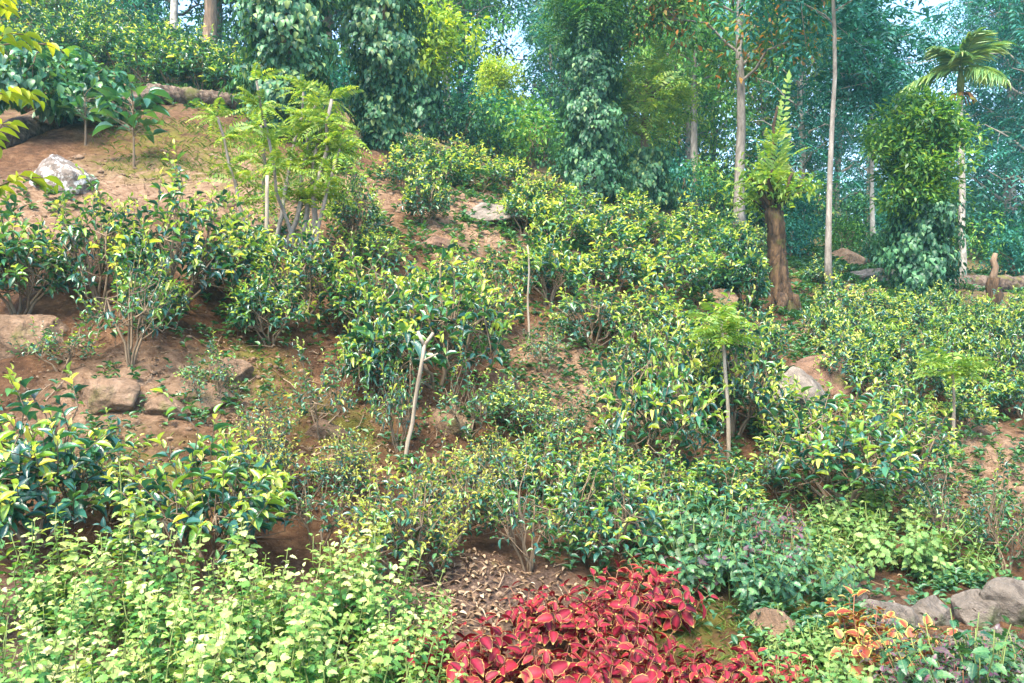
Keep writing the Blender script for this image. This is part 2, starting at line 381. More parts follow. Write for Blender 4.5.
# soil
def soil_mat():
    m, nt, out = newmat('soil')
    a = nt.nodes.new('ShaderNodeAttribute'); a.attribute_name = 'zone'; a.attribute_type = 'GEOMETRY'
    sp = nt.nodes.new('ShaderNodeSeparateColor'); nt.links.new(a.outputs['Color'], sp.inputs[0])
    n1 = noise(nt, 1.7, 9, .72); n2 = noise(nt, 11, 9, .78); n3 = noise(nt, 48, 7, .75)
    c = ramp(nt, n1, [(.32, (.105, .056, .033)), (.5, (.225, .118, .060)), (.66, (.325, .192, .108))])
    c = mixc(nt, ramp(nt, n2, [(.42, (.9, .9, .9)), (.62, (0, 0, 0))]), c, mixc(nt, 1., c, (.42, .38, .36), 'MULTIPLY'))
    c = mixc(nt, ramp(nt, n3, [(.60, (0, 0, 0)), (.66, (.7, .7, .7))]), c, (.36, .29, .23))
    dry = math_n(nt, 'MULTIPLY', sp.outputs[0], ramp(nt, n2, [(.3, (.5, .5, .5)), (.6, (1, 1, 1))]))
    c = mixc(nt, dry, c, mixc(nt, ramp(nt, n2, [(.35, (0, 0, 0)), (.65, (1, 1, 1))]), (.22, .125, .07), (.49, .335, .225)))
    litter = math_n(nt, 'MULTIPLY', sp.outputs[1], .8)
    c = mixc(nt, litter, c, mixc(nt, ramp(nt, n3, [(.4, (0, 0, 0)), (.6, (1, 1, 1))]), (.085, .055, .042), (.26, .18, .14)))
    mo = math_n(nt, 'MULTIPLY', sp.outputs[2], ramp(nt, noise(nt, 5, 7, .7), [(.42, (0, 0, 0)), (.58, (1, 1, 1))]))
    c = mixc(nt, mo, c, mixc(nt, n2, (.11, .10, .02), (.26, .23, .05)))
    p = nt.nodes.new('ShaderNodeBsdfPrincipled'); nt.links.new(c, p.inputs['Base Color']); p.inputs['Roughness'].default_value = .95
    p.inputs['Specular IOR Level'].default_value = .15
    h = math_n(nt, 'ADD', n2, math_n(nt, 'MULTIPLY', n3, .5))
    b = nt.nodes.new('ShaderNodeBump'); b.inputs['Strength'].default_value = 1; b.inputs['Distance'].default_value = .10
    nt.links.new(h, b.inputs['Height']); nt.links.new(b.outputs[0], p.inputs['Normal']); nt.links.new(p.outputs[0], out.inputs[0])
    return m
M['soil'] = soil_mat()
# ------------------------------------------------------------------ plant prototypes
UP = np.array([0, 0, 1.])
def perp(d, rng):
    v = rng.normal(0, 1, d.shape); v -= d * (v * d).sum(-1, keepdims=True); return nrm(v)

def make_tea(seed, Rr=.5, H=.85, ntw=190, young=.6, nl=9, leaf=.078, pale=False, legs=6, low=.35, far=False):
    """a plucked tea bush: bare legs fanning from one base, twigs ending in an uneven dome, leaves along every twig, young tips on top"""
    rng = np.random.default_rng(seed)
    stem = MB(); dark = MB(); yng = MB()
    az0 = rng.uniform(0, 6.28)
    ends = []
    for k in range(legs):
        a = az0 + k * 6.283 / legs + rng.normal(0, .25); rr = Rr * rng.uniform(.35, .75)
        e = np.array([math.cos(a) * rr, math.sin(a) * rr, H * rng.uniform(.42, .62)])
        pts = bend((rng.normal(0, .02), rng.normal(0, .02), -.08), e, 6, rng, .02, .03)
        pts[1:3, :2] *= .75
        add_tube(stem, pts, np.linspace(.016, .007, 6), 5); ends.append(pts)
    gap = rng.uniform(0, 6.28)
    lobes = [(rng.uniform(0, 6.28), rng.uniform(.7, 1.12)) for _ in range(5)]
    P = []; D = []; N = []; L = []; PY = []; DY = []; NY = []; LY = []
    for k in range(ntw):
        a = rng.uniform(0, 6.283)
        lob = 1 + .22 * sum(math.cos(a - la) ** 3 * (lv - .9) for la, lv in lobes) * 2
        if rng.random() < low:
            r = Rr * lob * rng.uniform(.7, 1.02); z = H * rng.uniform(.32, .75)
            out = 1.0; up = .35
        else:
            r = Rr * lob * math.sqrt(rng.uniform(0, 1)); q = r / Rr
            z = H * (1.02 - .42 * min(1.2, q) ** 2.4) * rng.uniform(.68, 1.14) * (1 + .14 * math.sin(3 * a + seed)); out = q * .75; up = .9
        if rng.random() < .10: z *= rng.uniform(1.08, 1.25)
        T = np.array([math.cos(a) * r, math.sin(a) * r, z])
        d = nrm(np.array([math.cos(a) * out, math.sin(a) * out, up]) + rng.normal(0, .25, 3))
        tl = rng.uniform(.18, .32)
        B = T - d * tl
        # woody twig back to the nearest leg
        leg = min(ends, key=lambda p: np.linalg.norm(p[-1] - B))
        j = leg[rng.integers(3, 6)]
        if not far or k % 2 == 0:
            add_tube(stem, np.array([j, (j + B) / 2 + rng.normal(0, .02, 3), B, T]), [.006, .005, .004, .002], 3, cap=False)
        m = nl
        ph = rng.uniform(0, 6.28)
        u = perp(d, rng); w = np.cross(d, u)
        isy = rng.random() < young and z > H * .45
        for i in range(m):
            t = (i + .6) / m
            an = ph + i * 2.4
            side = u * math.cos(an) + w * math.sin(an)
            top = i >= m - 3
            th = R(rng.uniform(18, 42)) if top else R(rng.uniform(45, 80))
            ld = d * math.cos(th) + side * math.sin(th) - UP * (0 if top else rng.uniform(-.15, .3))
            nn = UP * .9 + d * .5 + rng.normal(0, .3, 3)
            p = B + d * tl * t
            s = leaf * rng.uniform(.55, 1.15) * (.62 if top else 1)
            if isy and i >= m - (4 if k % 3 else 3):
                PY.append(p); DY.append(ld); NY.append(nn); LY.append(s * 1.05)
            else:
                P.append(p); D.append(ld); N.append(nn); L.append(s)
    tm = L_TEAFAR if far else L_TEA
    L = np.array(L); LY = np.array(LY)
    add_leaves(dark, tm, P, D, N, L, L * rng.uniform(.36, .48, len(L)))
    parts = [('stem', stem.mesh('tea_stem', M['twig'])), ('foliage', dark.mesh('tea_foliage', M['tea_dark']))]
    if len(PY):
        add_leaves(yng, tm, PY, DY, NY, LY, LY * rng.uniform(.32, .42, len(LY)))
        parts.append(('young_foliage', yng.mesh('tea_young_shoots', M['tea_pale' if pale else 'tea_young'])))
    return ('tea_bush', 'tea bush', parts)

def make_herb(name, cat, seed, nst, H, spread, tiers, ll, lw, tmpl, mat, smat, tilt=20, grow=.75, lean=.35, topmat=None, hvar=.3, ntop=4):
    """stems with opposite pairs of leaves, each pair turned a quarter"""
    rng = np.random.default_rng(seed); stem = MB(); fol = MB(); top = MB()
    for k in range(nst):
        a = rng.uniform(0, 6.283); r = spread * math.sqrt(rng.uniform(0, 1))
        h = H * rng.uniform(1 - hvar, 1 + hvar * .5) * (1 - .25 * (r / max(spread, 1e-6)) ** 2)
        b = np.array([math.cos(a) * r * .55, math.sin(a) * r * .55, -.05]); e = np.array([math.cos(a) * r * (1 + lean), math.sin(a) * r * (1 + lean), h]) + np.r_[rng.normal(0, .03, 2), 0]
        pts = bend(b, e, 6, rng, 0, .025); add_tube(stem, pts, np.linspace(.0045, .0018, 6), 4)
        nt_ = tiers; ph = rng.uniform(0, 3.14)
        P = []; D = []; N = []; L = []
        for i in range(nt_):
            t = .25 + .75 * (i + 1) / nt_
            x = t * 5; j = min(4, int(x)); p = pts[j] + (pts[j + 1] - pts[j]) * (x - j)
            d = nrm(pts[j + 1] - pts[j])
            u = nrm(np.cross(d, [1, .2, 0])); w = np.cross(d, u)
            s = ll * rng.uniform(.8, 1.15) * (1 if i < nt_ - 2 else (grow if i == nt_ - 2 else grow * .72)) * (.85 + .3 * (i / nt_ if i < nt_ - 2 else .5))
            for q in (0, math.pi):
                an = ph + i * 1.5708 + q + rng.normal(0, .25)
                side = u * math.cos(an) + w * math.sin(an)
                th = R(tilt + rng.normal(0, 14)) + (R(28) if i == nt_ - 1 else 0)
                P.append(p + side * .012); D.append(side * math.cos(th) + d * math.sin(th)); N.append(d + rng.normal(0, .2, 3)); L.append(s)
        L = np.array(L); n2 = ntop
        if topmat:
            add_leaves(fol, tmpl, P[:-n2], D[:-n2], N[:-n2], L[:-n2], L[:-n2] * lw); add_leaves(top, tmpl, P[-n2:], D[-n2:], N[-n2:], L[-n2:], L[-n2:] * lw)
        else:
            add_leaves(fol, tmpl, P, D, N, L, L * lw)
    parts = [('stem', stem.mesh(name + '_stem', M[smat])), ('foliage', fol.mesh(name + '_foliage', M[mat]))]
    if topmat: parts.append(('young_foliage', top.mesh(name + '_shoots', M[topmat])))
    return (name, cat, parts)

def trunk_pts(H, rng, lean=(0, 0), wob=.02, n=9):
    t = np.linspace(0, 1, n)[:, None]
    p = np.c_[lean[0] * t ** 1.3 * H, lean[1] * t ** 1.3 * H, t * H]
    w = rng.normal(0, wob * H, (n, 3)); w[:, 2] = 0; w[0] = 0
    for _ in range(2): w[1:-1] = (w[:-2] + w[1:-1] * 2 + w[2:]) / 4
    p = p + w; p[0, 2] -= .3
    return p

def make_tree(name, seed, H, r0, crown0, Rc, nbr, bark, leafm, mode='broad', nclump=5, nleaf=60, cr=.5, ll=.2, lw=.45, droop=.3, lean=(0, 0), rise=.5, wob=.02, profile='round', pairs=8, cat='tree', sides=9, vine=None, top=.92):
    rng = np.random.default_rng(seed); tk = MB(); cw = MB()
    pts = trunk_pts(H * top, rng, lean, wob, 11)
    rad = np.linspace(r0, r0 * .28, 11); rad[0] *= 1.5; rad[1] *= 1.08
    add_tube(tk, pts, rad, sides, rough=.05, rng=rng)
    def on_trunk(t):
        x = t * 10; j = min(9, int(x)); return pts[j] + (pts[j + 1] - pts[j]) * (x - j), rad[j]
    CP = []
    a = rng.uniform(0, 6.28)
    for k in range(nbr):
        f = (k + .5) / nbr
        t = crown0 + (1 - crown0) * f ** .9
        b, br = on_trunk(min(.985, t)); a += 2.4 + rng.normal(0, .3)
        pr = {'round': math.sin(math.pi * (.18 + .74 * f)), 'cone': 1.05 - .8 * f, 'umbrella': .35 + .65 * f, 'column': .8 + .2 * math.sin(3 * f)}[profile]
        Lb = Rc * pr * rng.uniform(.75, 1.15)
        dz = rise * rng.uniform(.6, 1.4)
        d = nrm(np.array([math.cos(a), math.sin(a), dz]))
        e = b + d * Lb
        bp = bend(b, e, 6, rng, .08, .045)
        add_tube(tk, bp, np.linspace(max(.012, br * .45), .008, 6), 5, cap=False)
        for c in range(nclump):
            q = bp[min(5, 2 + int(4 * c / nclump))] + rng.normal(0, cr * .75, 3) * np.array([1, 1, .7])
            if c % 2 == 0: add_tube(tk, np.array([bp[3], (bp[3] + q) / 2 + rng.normal(0, .05, 3), q]), [.014, .01, .006], 3, cap=False)
            CP.append(q)
    CP = np.array(CP)
    if mode == 'broad':
        n = nleaf
        for c in CP:
            o = rng.normal(0, 1, (n, 3)); o = nrm(o) * (rng.uniform(0, 1, (n, 1)) ** .45)
            p = c + o * cr * np.array([1, 1, .75])
            d = nrm(o + rng.normal(0, .5, (n, 3))) - UP * droop; L = ll * rng.uniform(.7, 1.2, n)
            add_leaves(cw, L_DIA, p, d, UP + .5 * o + rng.normal(0, .4, (n, 3)), L, L * lw)
    else:   # pinnate sprays
        n = nleaf
        for c in CP:
            o = nrm(rng.normal(0, 1, (n, 3)) + np.array([0, 0, .35]))
            L = cr * rng.uniform(.7, 1.3, n)
            add_fronds(cw, rng, c + o * .05, o, UP + rng.normal(0, .3, (n, 3)), L, pairs, ll, lw, droop)
    parts = [('trunk', tk.mesh(name + '_trunk', M[bark])), ('crown', cw.mesh(name + '_crown', M[leafm]))]
    if vine:
        parts.append(('climbing_vine', vine(pts, rad, rng)))
    return (name, cat, parts)

def vine_cover(z0, z1, r_of, n, leaf=.14, mat='vine'):
    """leaves of a pepper vine hanging like shingles round a trunk between two heights"""
    def f(pts, rad, rng):
        mb = MB()
        z = rng.uniform(z0, z1, n); a = rng.uniform(0, 6.283, n)
        f_ = (z - z0) / (z1 - z0)
        cx = np.interp(z, pts[:, 2], pts[:, 0]); cy = np.interp(z, pts[:, 2], pts[:, 1])
        bump = 1 + .22 * np.sin(2 * a + z * 2.1) + .2 * np.sin(5 * z + a) + .22 * np.sin(4 * a - 7 * z) + .18 * np.sin(7 * a + 11 * z)
        r = r_of(f_) * bump * rng.uniform(.25, 1.1, n) ** .5
        o = np.c_[np.cos(a), np.sin(a), np.zeros(n)]
        p = np.c_[cx, cy, z] + o * r[:, None]
        d = o * .45 - UP * rng.uniform(.5, 1.3, (n, 1)) + rng.normal(0, .35, (n, 3))
        L = leaf * rng.uniform(.65, 1.2, n)
        add_leaves(mb, L_HEART, p, d, o + UP * .8 + rng.normal(0, .3, (n, 3)), L, L * .68)
        return mb.mesh('climbing_vine', M[mat])
    return f

def make_sapling(seed, H, r=.018, nf=14, fl=.5, mat='feather', bark='stake', lean=(0, 0), spread=.25, pairs=9, ll=.26, lw=.075, name='sapling', cat='sapling', crown0=.8):
    rng = np.random.default_rng(seed); tk = MB(); cw = MB()
    pts = trunk_pts(H, rng, lean, .012, 9); add_tube(tk, pts, np.linspace(r, r * .6, 9), 7, rough=.08, rng=rng)
    P = []; D = []
    for k in range(nf):
        t = crown0 + (1 - crown0) * rng.uniform(0, 1); x = t * 8; j = min(7, int(x)); p = pts[j] + (pts[j + 1] - pts[j]) * (x - j)
        a = k * 2.4; el = rng.uniform(.1, 1.2)
        P.append(p); D.append((math.cos(a), math.sin(a), el))
    add_fronds(cw, rng, P, D, np.array([UP] * nf) + rng.normal(0, .2, (nf, 3)), fl * rng.uniform(.7, 1.2, nf), pairs, ll, lw, .35)
    return (name, cat, [('stem', tk.mesh(name + '_stem', M[bark])), ('foliage', cw.mesh(name + '_foliage', M[mat]))])

def make_rock(seed, dims, mat, cuts=12, sub=5, name='boulder', rough=.08):
    import bmesh
    rng = np.random.default_rng(seed)
    bm = bmesh.new(); bmesh.ops.create_icosphere(bm, subdivisions=sub, radius=1)
    v = np.array([x.co[:] for x in bm.verts])
    for k in range(cuts):
        n = nrm(rng.normal(0, 1, 3)); d = rng.uniform(.5, .85)
        s = v @ n - d; v = v - np.where(s > 0, s * .97, 0)[:, None] * n
    v *= (1 + rough * 2 * fbm(v * 1.4 + seed, 3, seed) + rough * fbm(v * 5 + seed, 4, seed))[:, None]
    v *= np.array(dims)
    for x, c in zip(bm.verts, v): x.co = c
    me = bpy.data.meshes.new(name); bm.to_mesh(me); bm.free()
    me.polygons.foreach_set('use_smooth', np.full(len(me.polygons), True)); me.materials.append(M[mat]); return me
# ------------------------------------------------------------------ ground
def build_ground():
    ang = np.concatenate([np.linspace(-180, -46, 34, endpoint=False), np.linspace(-46, 46, 380, endpoint=False), np.linspace(46, 180, 34, endpoint=False)])
    rr = np.concatenate([[0.02], np.geomspace(.4, 2.4, 14, endpoint=False), np.geomspace(2.4, 24, 330, endpoint=False), np.geomspace(24, 125, 50)])
    A, Rr = np.meshgrid(np.radians(ang), rr)
    X = np.sin(A) * Rr; Y = np.cos(A) * Rr; Z = terrain(X, Y)
    v = np.stack([X, Y, Z], -1).reshape(-1, 3); na = len(ang); nr = len(rr)
    i = np.arange(nr - 1)[:, None] * na; j = np.arange(na)[None]; j2 = (j + 1) % na
    Q = np.stack([i + j, i + j2, i + na + j2, i + na + j], -1).reshape(-1, 4)[:, ::-1]
    mb = MB(); mb.add(v, [Q])
    me = mb.mesh('ground', M['soil'])
    z = np.zeros((len(v), 4), np.float32); z[:, 3] = 1
    def spot(px, py, r, ch, amt=1):
        c = at(px, py); d = np.hypot(v[:, 0] - c.x, v[:, 1] - c.y)
        z[:, ch] = np.maximum(z[:, ch], amt * np.clip(1.5 - d / r * 1.0, 0, 1))
    for px, py, r in [(150, 185, 1.2), (60, 195, 1.0), (220, 195, 1.2), (330, 195, .9), (500, 210, 1.1), (470, 225, .8), (560, 365, .5), (580, 400, .5), (120, 395, .5), (200, 385, .4), (990, 450, .9), (930, 470, .5), (1000, 480, .7), (820, 345, .6), (250, 165, .8)]:
        spot(px, py, r, 0)
    for px, py, r in [(470, 590, .45), (430, 620, .4), (520, 580, .4), (490, 630, .4), (280, 655, .6), (100, 640, .8), (230, 640, .8), (760, 560, .7)]:
        spot(px, py, r, 1)
    for px, py, r in [(190, 140, 1.1), (240, 165, 1.2), (160, 165, .8), (250, 370, .35), (340, 430, .35), (690, 630, .35), (800, 610, .3), (110, 470, .3), (560, 470, .3), (180, 480, .3)]:
        spot(px, py, r, 2)
    far = np.clip((np.hypot(v[:, 0], v[:, 1]) - 14.5) / 5, 0, 1)
    z[:, 1] = np.maximum(z[:, 1], far * .9); z[:, 2] = np.maximum(z[:, 2], far * .8)
    att = me.color_attributes.new('zone', 'FLOAT_COLOR', 'POINT'); att.data.foreach_set('color', z.ravel())
    tag(mesh_obj('ground', me), kind='structure')
build_ground()

# ------------------------------------------------------------------ labels of repeats, told apart by row and order or by what they stand between
ORD = ['first', 'second', 'third', 'fourth', 'fifth', 'sixth', 'seventh', 'eighth', 'ninth', 'tenth', 'eleventh', 'twelfth']
def order_labels(items, text):
    """items (object, column, row phrase): numbered from the left within every row"""
    rows = {}
    for o, px, r in items: rows.setdefault(r, []).append((px, o))
    for r, l in rows.items():
        for i, (px, o) in enumerate(sorted(l, key=lambda a: a[0])):
            o['label'] = text.format(row=r, nth=ORD[i])
MARKS = [(20, 'the corner sapling'), (172, 'the white trunk'), (210, 'the thick brown trunk'), (292, 'the left vine pillar'), (380, 'the right vine pillar'), (424, 'the green vine tree'), (592, 'the central vine trunk'), (645, 'the shorter vine tree'), (740, 'the grey trunk'), (785, 'the mossy stump'), (829, 'the leaning pale trunk'), (874, 'the thin far trunk'), (922, 'the yellow green crown'), (962, 'the palm')]
def between_labels(items):
    """items (object, column, distance, description): placed between the two landmarks on either side, ranked by distance"""
    cells = {}
    for o, px, d, desc in items:
        l = [n for p, n in MARKS if p <= px]; r = [n for p, n in MARKS if p > px]
        w = f'between {l[-1]} and {r[0]}' if l and r else ('right of ' + l[-1] if l else 'left of ' + r[0])
        cells.setdefault((desc, w), []).append((d, o))
    for (desc, w), l in cells.items():
        l.sort(key=lambda a: a[0])
        for i, (d, o) in enumerate(l):
            rank = '' if len(l) == 1 else ('nearest ' if i == 0 else 'farthest ' if i == len(l) - 1 else ORD[i] + ' nearest ')
            o['label'] = (rank + desc + ' ' + w)

# ------------------------------------------------------------------ prototypes
T = {
 'lush': [make_tea(11, .5, .85, 150, .98, leaf=.082, nl=8), make_tea(12, .5, .85, 140, .98, leaf=.08, nl=8), make_tea(13, .5, .8, 125, .98, leaf=.082, nl=8), make_tea(14, .5, .85, 105, .95, leaf=.084, nl=8)],
 'dark': [make_tea(21, .5, .85, 120, .85, leaf=.10, nl=8), make_tea(22, .5, .85, 112, .9, leaf=.10, nl=8), make_tea(23, .5, .85, 128, .85, leaf=.098, nl=8)],
 'pale': [make_tea(31, .5, .85, 180, 1, pale=True, nl=7, leaf=.066), make_tea(32, .5, .85, 190, 1, pale=True, nl=7, leaf=.066)],
 'sparse': [make_tea(41, .5, .95, 60, .6, nl=7, legs=4, low=.25), make_tea(42, .5, .95, 50, .6, nl=7, legs=3, low=.2), make_tea(43, .5, .9, 70, .5, nl=7, legs=5)],
 'far': [make_tea(51, .5, .8, 120, .98, far=True, leaf=.10, nl=8), make_tea(52, .5, .8, 110, .98, far=True, leaf=.10, nl=8), make_tea(53, .5, .8, 120, .85, far=True, leaf=.10, nl=8), make_tea(54, .5, .85, 95, .95, far=True, leaf=.10, nl=8)],
 'fardark': [make_tea(61, .5, .85, 150, .45, far=True, leaf=.105, nl=8), make_tea(62, .5, .85, 140, .4, far=True, leaf=.105, nl=8)],
}
_cnt = {}
RNG = random.Random(7)
def bush(px, base, top, w, kind, label, group='tea bushes on the slope', d=None, protos=None, leafmin=.75, leafmax=1.45):
    p = on(px, d) if d else at(px, base)
    protos = protos or T[kind]
    k = _cnt.get(kind, 0); _cnt[kind] = k + 1
    wm = w / F_ * p.y; hm = (base - top) / F_ * p.y
    sx = min(leafmax, max(.5, wm / 1.08)); sz = min(1.6, max(.45, hm / .92))
    p.z -= .03
    return place(protos[k % len(protos)], label, p, RNG.uniform(0, 6.28), (sx, sx, sz), group)

TEA = [
 # near row behind the pale herb bed
 (34, 548, 388, 215, 'dark', 'big dark tea bush with yellow tips cut by the left edge behind the pale herbs'),
 (112, 520, 440, 110, 'sparse', 'thin tea bush before bare earth between the two big dark bushes behind the pale herbs'),
 (208, 580, 425, 200, 'dark', 'big dark tea bush with yellow tips standing right behind the middle of the pale herbs'),
 (262, 500, 415, 90, 'pale', 'yellow tipped tea bush peeping over the big dark bush behind the pale herbs'),
 (318, 548, 462, 110, 'sparse', 'open twiggy tea bush between the big dark bush and the foot of the forked stick'),
 (400, 585, 460, 150, 'pale', 'pale yellow green tea bush just below the foot of the forked stick'),
 (455, 545, 445, 120, 'pale', 'pale yellow green tea bush right of the forked stick'),
 (527, 572, 448, 120, 'sparse', 'small tea bush on one bare trunk above the patch of leaf litter'),
 (598, 565, 452, 150, 'lush', 'tea bush with yellow tips directly behind the top of the red coleus'),
 (548, 500, 425, 100, 'lush', 'tea bush behind the bare trunked one above the leaf litter'),
 (655, 520, 445, 110, 'lush', 'tea bush at the back of the dark herbs, foot of the big mid slope bush'),
 (722, 515, 455, 110, 'dark', 'low dark tea bush at the foot of the nearer feathery sapling'),
 (778, 500, 440, 80, 'sparse', 'twiggy tea bush left of the wide glossy bush above the light green herbs'),
 # bank and second row at left
 (62, 372, 326, 95, 'sparse', 'low small tea bush on the bare bank at far left'),
 (132, 366, 238, 110, 'sparse', 'open tea bush on a forked bare trunk standing on the bank at left'),
 (20, 318, 205, 130, 'dark', 'dark tea bush cut by the left edge above the shaded hollow'),
 (100, 310, 185, 130, 'lush', 'round tea bush just below the white lichened rock'),
 (178, 312, 182, 150, 'lush', 'broad tea bush below the small broad leaved plant on the bare slope'),
 (236, 300, 205, 110, 'dark', 'tea bush just left of the thin pole under the feathery thicket'),
 (150, 330, 255, 80, 'dark', 'lower tea bush in front of the broad one at left, behind the forked trunk'),
 (210, 410, 365, 40, 'sparse', 'tiny tea seedling between the tan rocks on the bank'),
 (305, 322, 225, 110, 'lush', 'tea bush just right of the thin pole under the feathery thicket'),
 (370, 345, 240, 125, 'lush', 'tea bush in the middle row below the red bare earth'),
 (372, 402, 300, 85, 'dark', 'dark large leaved tea bush overhanging the hollow on the red bank'),
 (440, 392, 250, 165, 'lush', 'large tea bush in the middle row above the top of the forked stick'),
 (486, 338, 258, 80, 'lush', 'tea bush at the foot of the thin stake in the middle of the slope'),
 (320, 440, 350, 90, 'sparse', 'small open tea bush on the red bank left of the forked stick'),
 (398, 452, 345, 70, 'sparse', 'small open tea bush right beside the forked stick, on its left'),
 (468, 440, 372, 100, 'sparse', 'thin tea bush right of the top of the forked stick'),
 (515, 430, 375, 80, 'lush', 'small tea bush left of the pink bare gully in mid slope'),
 (270, 450, 400, 60, 'sparse', 'thin small tea bush on the bank above the big dark bush'),
 # middle and right of the slope
 (655, 480, 318, 150, 'lush', 'largest tea bush in mid slope, with yellow tips, right of the pink bare gully'),
 (592, 350, 275, 110, 'lush', 'tea bush on a bare trunk at the head of the pink gully'),
 (548, 305, 222, 90, 'far', 'tea bush below the flat grey rock slab, behind the thin stake'),
 (650, 345, 272, 90, 'far', 'tea bush just above the largest mid slope bush'),
 (735, 440, 318, 120, 'lush', 'tea bush behind the stem of the nearer feathery sapling'),
 (700, 420, 330, 90, 'lush', 'tea bush between the largest mid slope bush and the nearer feathery sapling'),
 (790, 455, 385, 90, 'dark', 'dark tea bush at the left foot of the grey rock in mid slope'),
 (838, 512, 378, 190, 'lush', 'wide glossy tea bush above the light green herbs at right'),
 (905, 490, 390, 120, 'lush', 'tea bush at the right flank of the wide glossy bush'),
 (945, 545, 462, 70, 'sparse', 'open twiggy tea bush on the bare earth above the stone wall'),
 (1005, 570, 478, 80, 'sparse', 'small open tea bush at the right edge above the stone wall'),
 (600, 255, 205, 90, 'far', 'tea bush at the foot of the vine clad trunk in the centre'),
 (560, 250, 200, 80, 'far', 'tea bush right of the flat grey rock slab'),
 (615, 292, 232, 90, 'far', 'tea bush two bushes below the vine clad trunk in the centre'),
 (672, 300, 228, 95, 'far', 'tea bush left of the dark bushes round the mossy stump'),
 (650, 248, 208, 80, 'far', 'tea bush in front of the shorter vine clad tree'),
 (700, 262, 215, 85, 'far', 'tea bush left of the foot of the tall grey trunk'),
 (720, 300, 232, 90, 'fardark', 'dark tea bush below the foot of the tall grey trunk'),
 (745, 312, 240, 66, 'fardark', 'dark tea bush against the left side of the mossy stump'),
 (525, 238, 178, 70, 'far', 'tea bush on the crest just behind the flat grey rock slab'),
 (482, 192, 150, 70, 'far', 'tea bush on the crest left of the flat grey rock slab'),
 (440, 190, 142, 70, 'far', 'tea bush on the crest below the light green leafy tree'),
 (400, 190, 148, 60, 'far', 'tea bush on the crest at the foot of the second vine pillar'),
 (545, 205, 172, 60, 'far', 'small tea bush on the crest between rock slab and central vine clad trunk'),
 (425, 226, 168, 62, 'dark', 'bush with dark broad leaves standing on the red bare earth'),
 (352, 240, 170, 70, 'lush', 'tea bush right of the feathery thicket on the red bare earth'),
 (375, 268, 222, 70, 'lush', 'low tea bush below the red bare earth in the upper middle'),
 (455, 300, 248, 80, 'lush', 'low tea bush under the ledge of the bare slope'),
 (420, 330, 268, 90, 'lush', 'tea bush in the middle row between the red bare earth and the forked stick'),
 (545, 372, 318, 60, 'sparse', 'thin tea bush at the upper left edge of the pink bare gully'),
 (690, 365, 300, 80, 'far', 'tea bush behind the top of the nearer feathery sapling'),
 (640, 385, 320, 70, 'lush', 'tea bush at the upper right edge of the pink bare gully'),
 (760, 365, 305, 70, 'far', 'tea bush above the grey sloping rock in mid slope'),
 (345, 500, 430, 80, 'pale', 'pale yellow green tea bush on the left of the foot of the forked stick'),
 (490, 500, 430, 90, 'pale', 'pale yellow green tea bush in front of the brown rock right of the forked stick'),
 (560, 455, 395, 75, 'sparse', 'thin tea bush at the lower end of the pink bare gully'),
 (612, 420, 365, 70, 'sparse', 'thin tea bush between the pink bare gully and the largest mid slope bush'),
 (620, 505, 440, 90, 'lush', 'low tea bush in front of the largest mid slope bush'),
 (445, 350, 290, 90, 'lush', 'tea bush just above the large middle row bush over the forked stick'),
 (270, 345, 268, 90, 'dark', 'dark tea bush at the foot of the thin pole under the feathery thicket'),
 (575, 228, 185, 70, 'far', 'tea bush in front of the central vine clad trunk, slightly to its left'),
 (628, 232, 190, 66, 'far', 'tea bush in front of the central vine clad trunk, slightly to its right'),
 (690, 238, 196, 66, 'far', 'tea bush between the shorter vine clad tree and the tall grey trunk'),
 (725, 250, 212, 66, 'far', 'tea bush at the left foot of the tall grey trunk'),
 (758, 262, 226, 50, 'far', 'tea bush behind the mossy stump, right of the tall grey trunk'),
 (822, 285, 258, 40, 'fardark', 'dark tea bush behind the slender pale trunk that leans right'),
 (508, 188, 156, 60, 'far', 'tea bush on the crest above the flat grey rock slab'),
 (462, 172, 138, 60, 'far', 'tea bush on the crest, highest one left of the rock slab'),
 (415, 166, 134, 50, 'fardark', 'dark tea bush on the crest right beside the second vine pillar'),
 (330, 172, 130, 60, 'fardark', 'dark tea bush on the crest between the two vine pillars'),
]
for t in TEA: bush(*t)

# the terraced field at right and the upper field at left
FIELD = [
 (828, 345, 294), (850, 338, 292), (885, 330, 290), (918, 330, 292), (955, 336, 295), (992, 342, 300), (1024, 350, 306),
 (835, 362, 308), (872, 365, 312), (910, 362, 312), (948, 366, 316), (985, 372, 322), (1020, 380, 326),
 (838, 318, 280), (872, 314, 282), (905, 312, 280), (942, 316, 284), (978, 320, 288), (1012, 322, 286),
 (880, 395, 335), (922, 400, 340), (900, 428, 368), (985, 412, 350), (1018, 415, 352), (950, 388, 338), (848, 385, 335), (962, 428, 376),
]
FB = []
for i, (x, b, t) in enumerate(FIELD):
    o = bush(x + RNG.uniform(-5, 5), b + 4, t + RNG.uniform(-6, 10), RNG.uniform(42, 58) if b < 350 else RNG.uniform(52, 70), 'far', 'low tea bush in the close planted tea field below the palm at right', 'tea bushes of the close planted field at right', leafmax=1.5)
    FB.append((o, x, 'farthest row' if b < 327 else 'fourth row' if b < 355 else 'third row' if b < 381 else 'second row' if b < 402 else 'nearest row'))
order_labels(FB, 'low tea bush of the close planted right field, {row}, {nth} from left')
UB = []
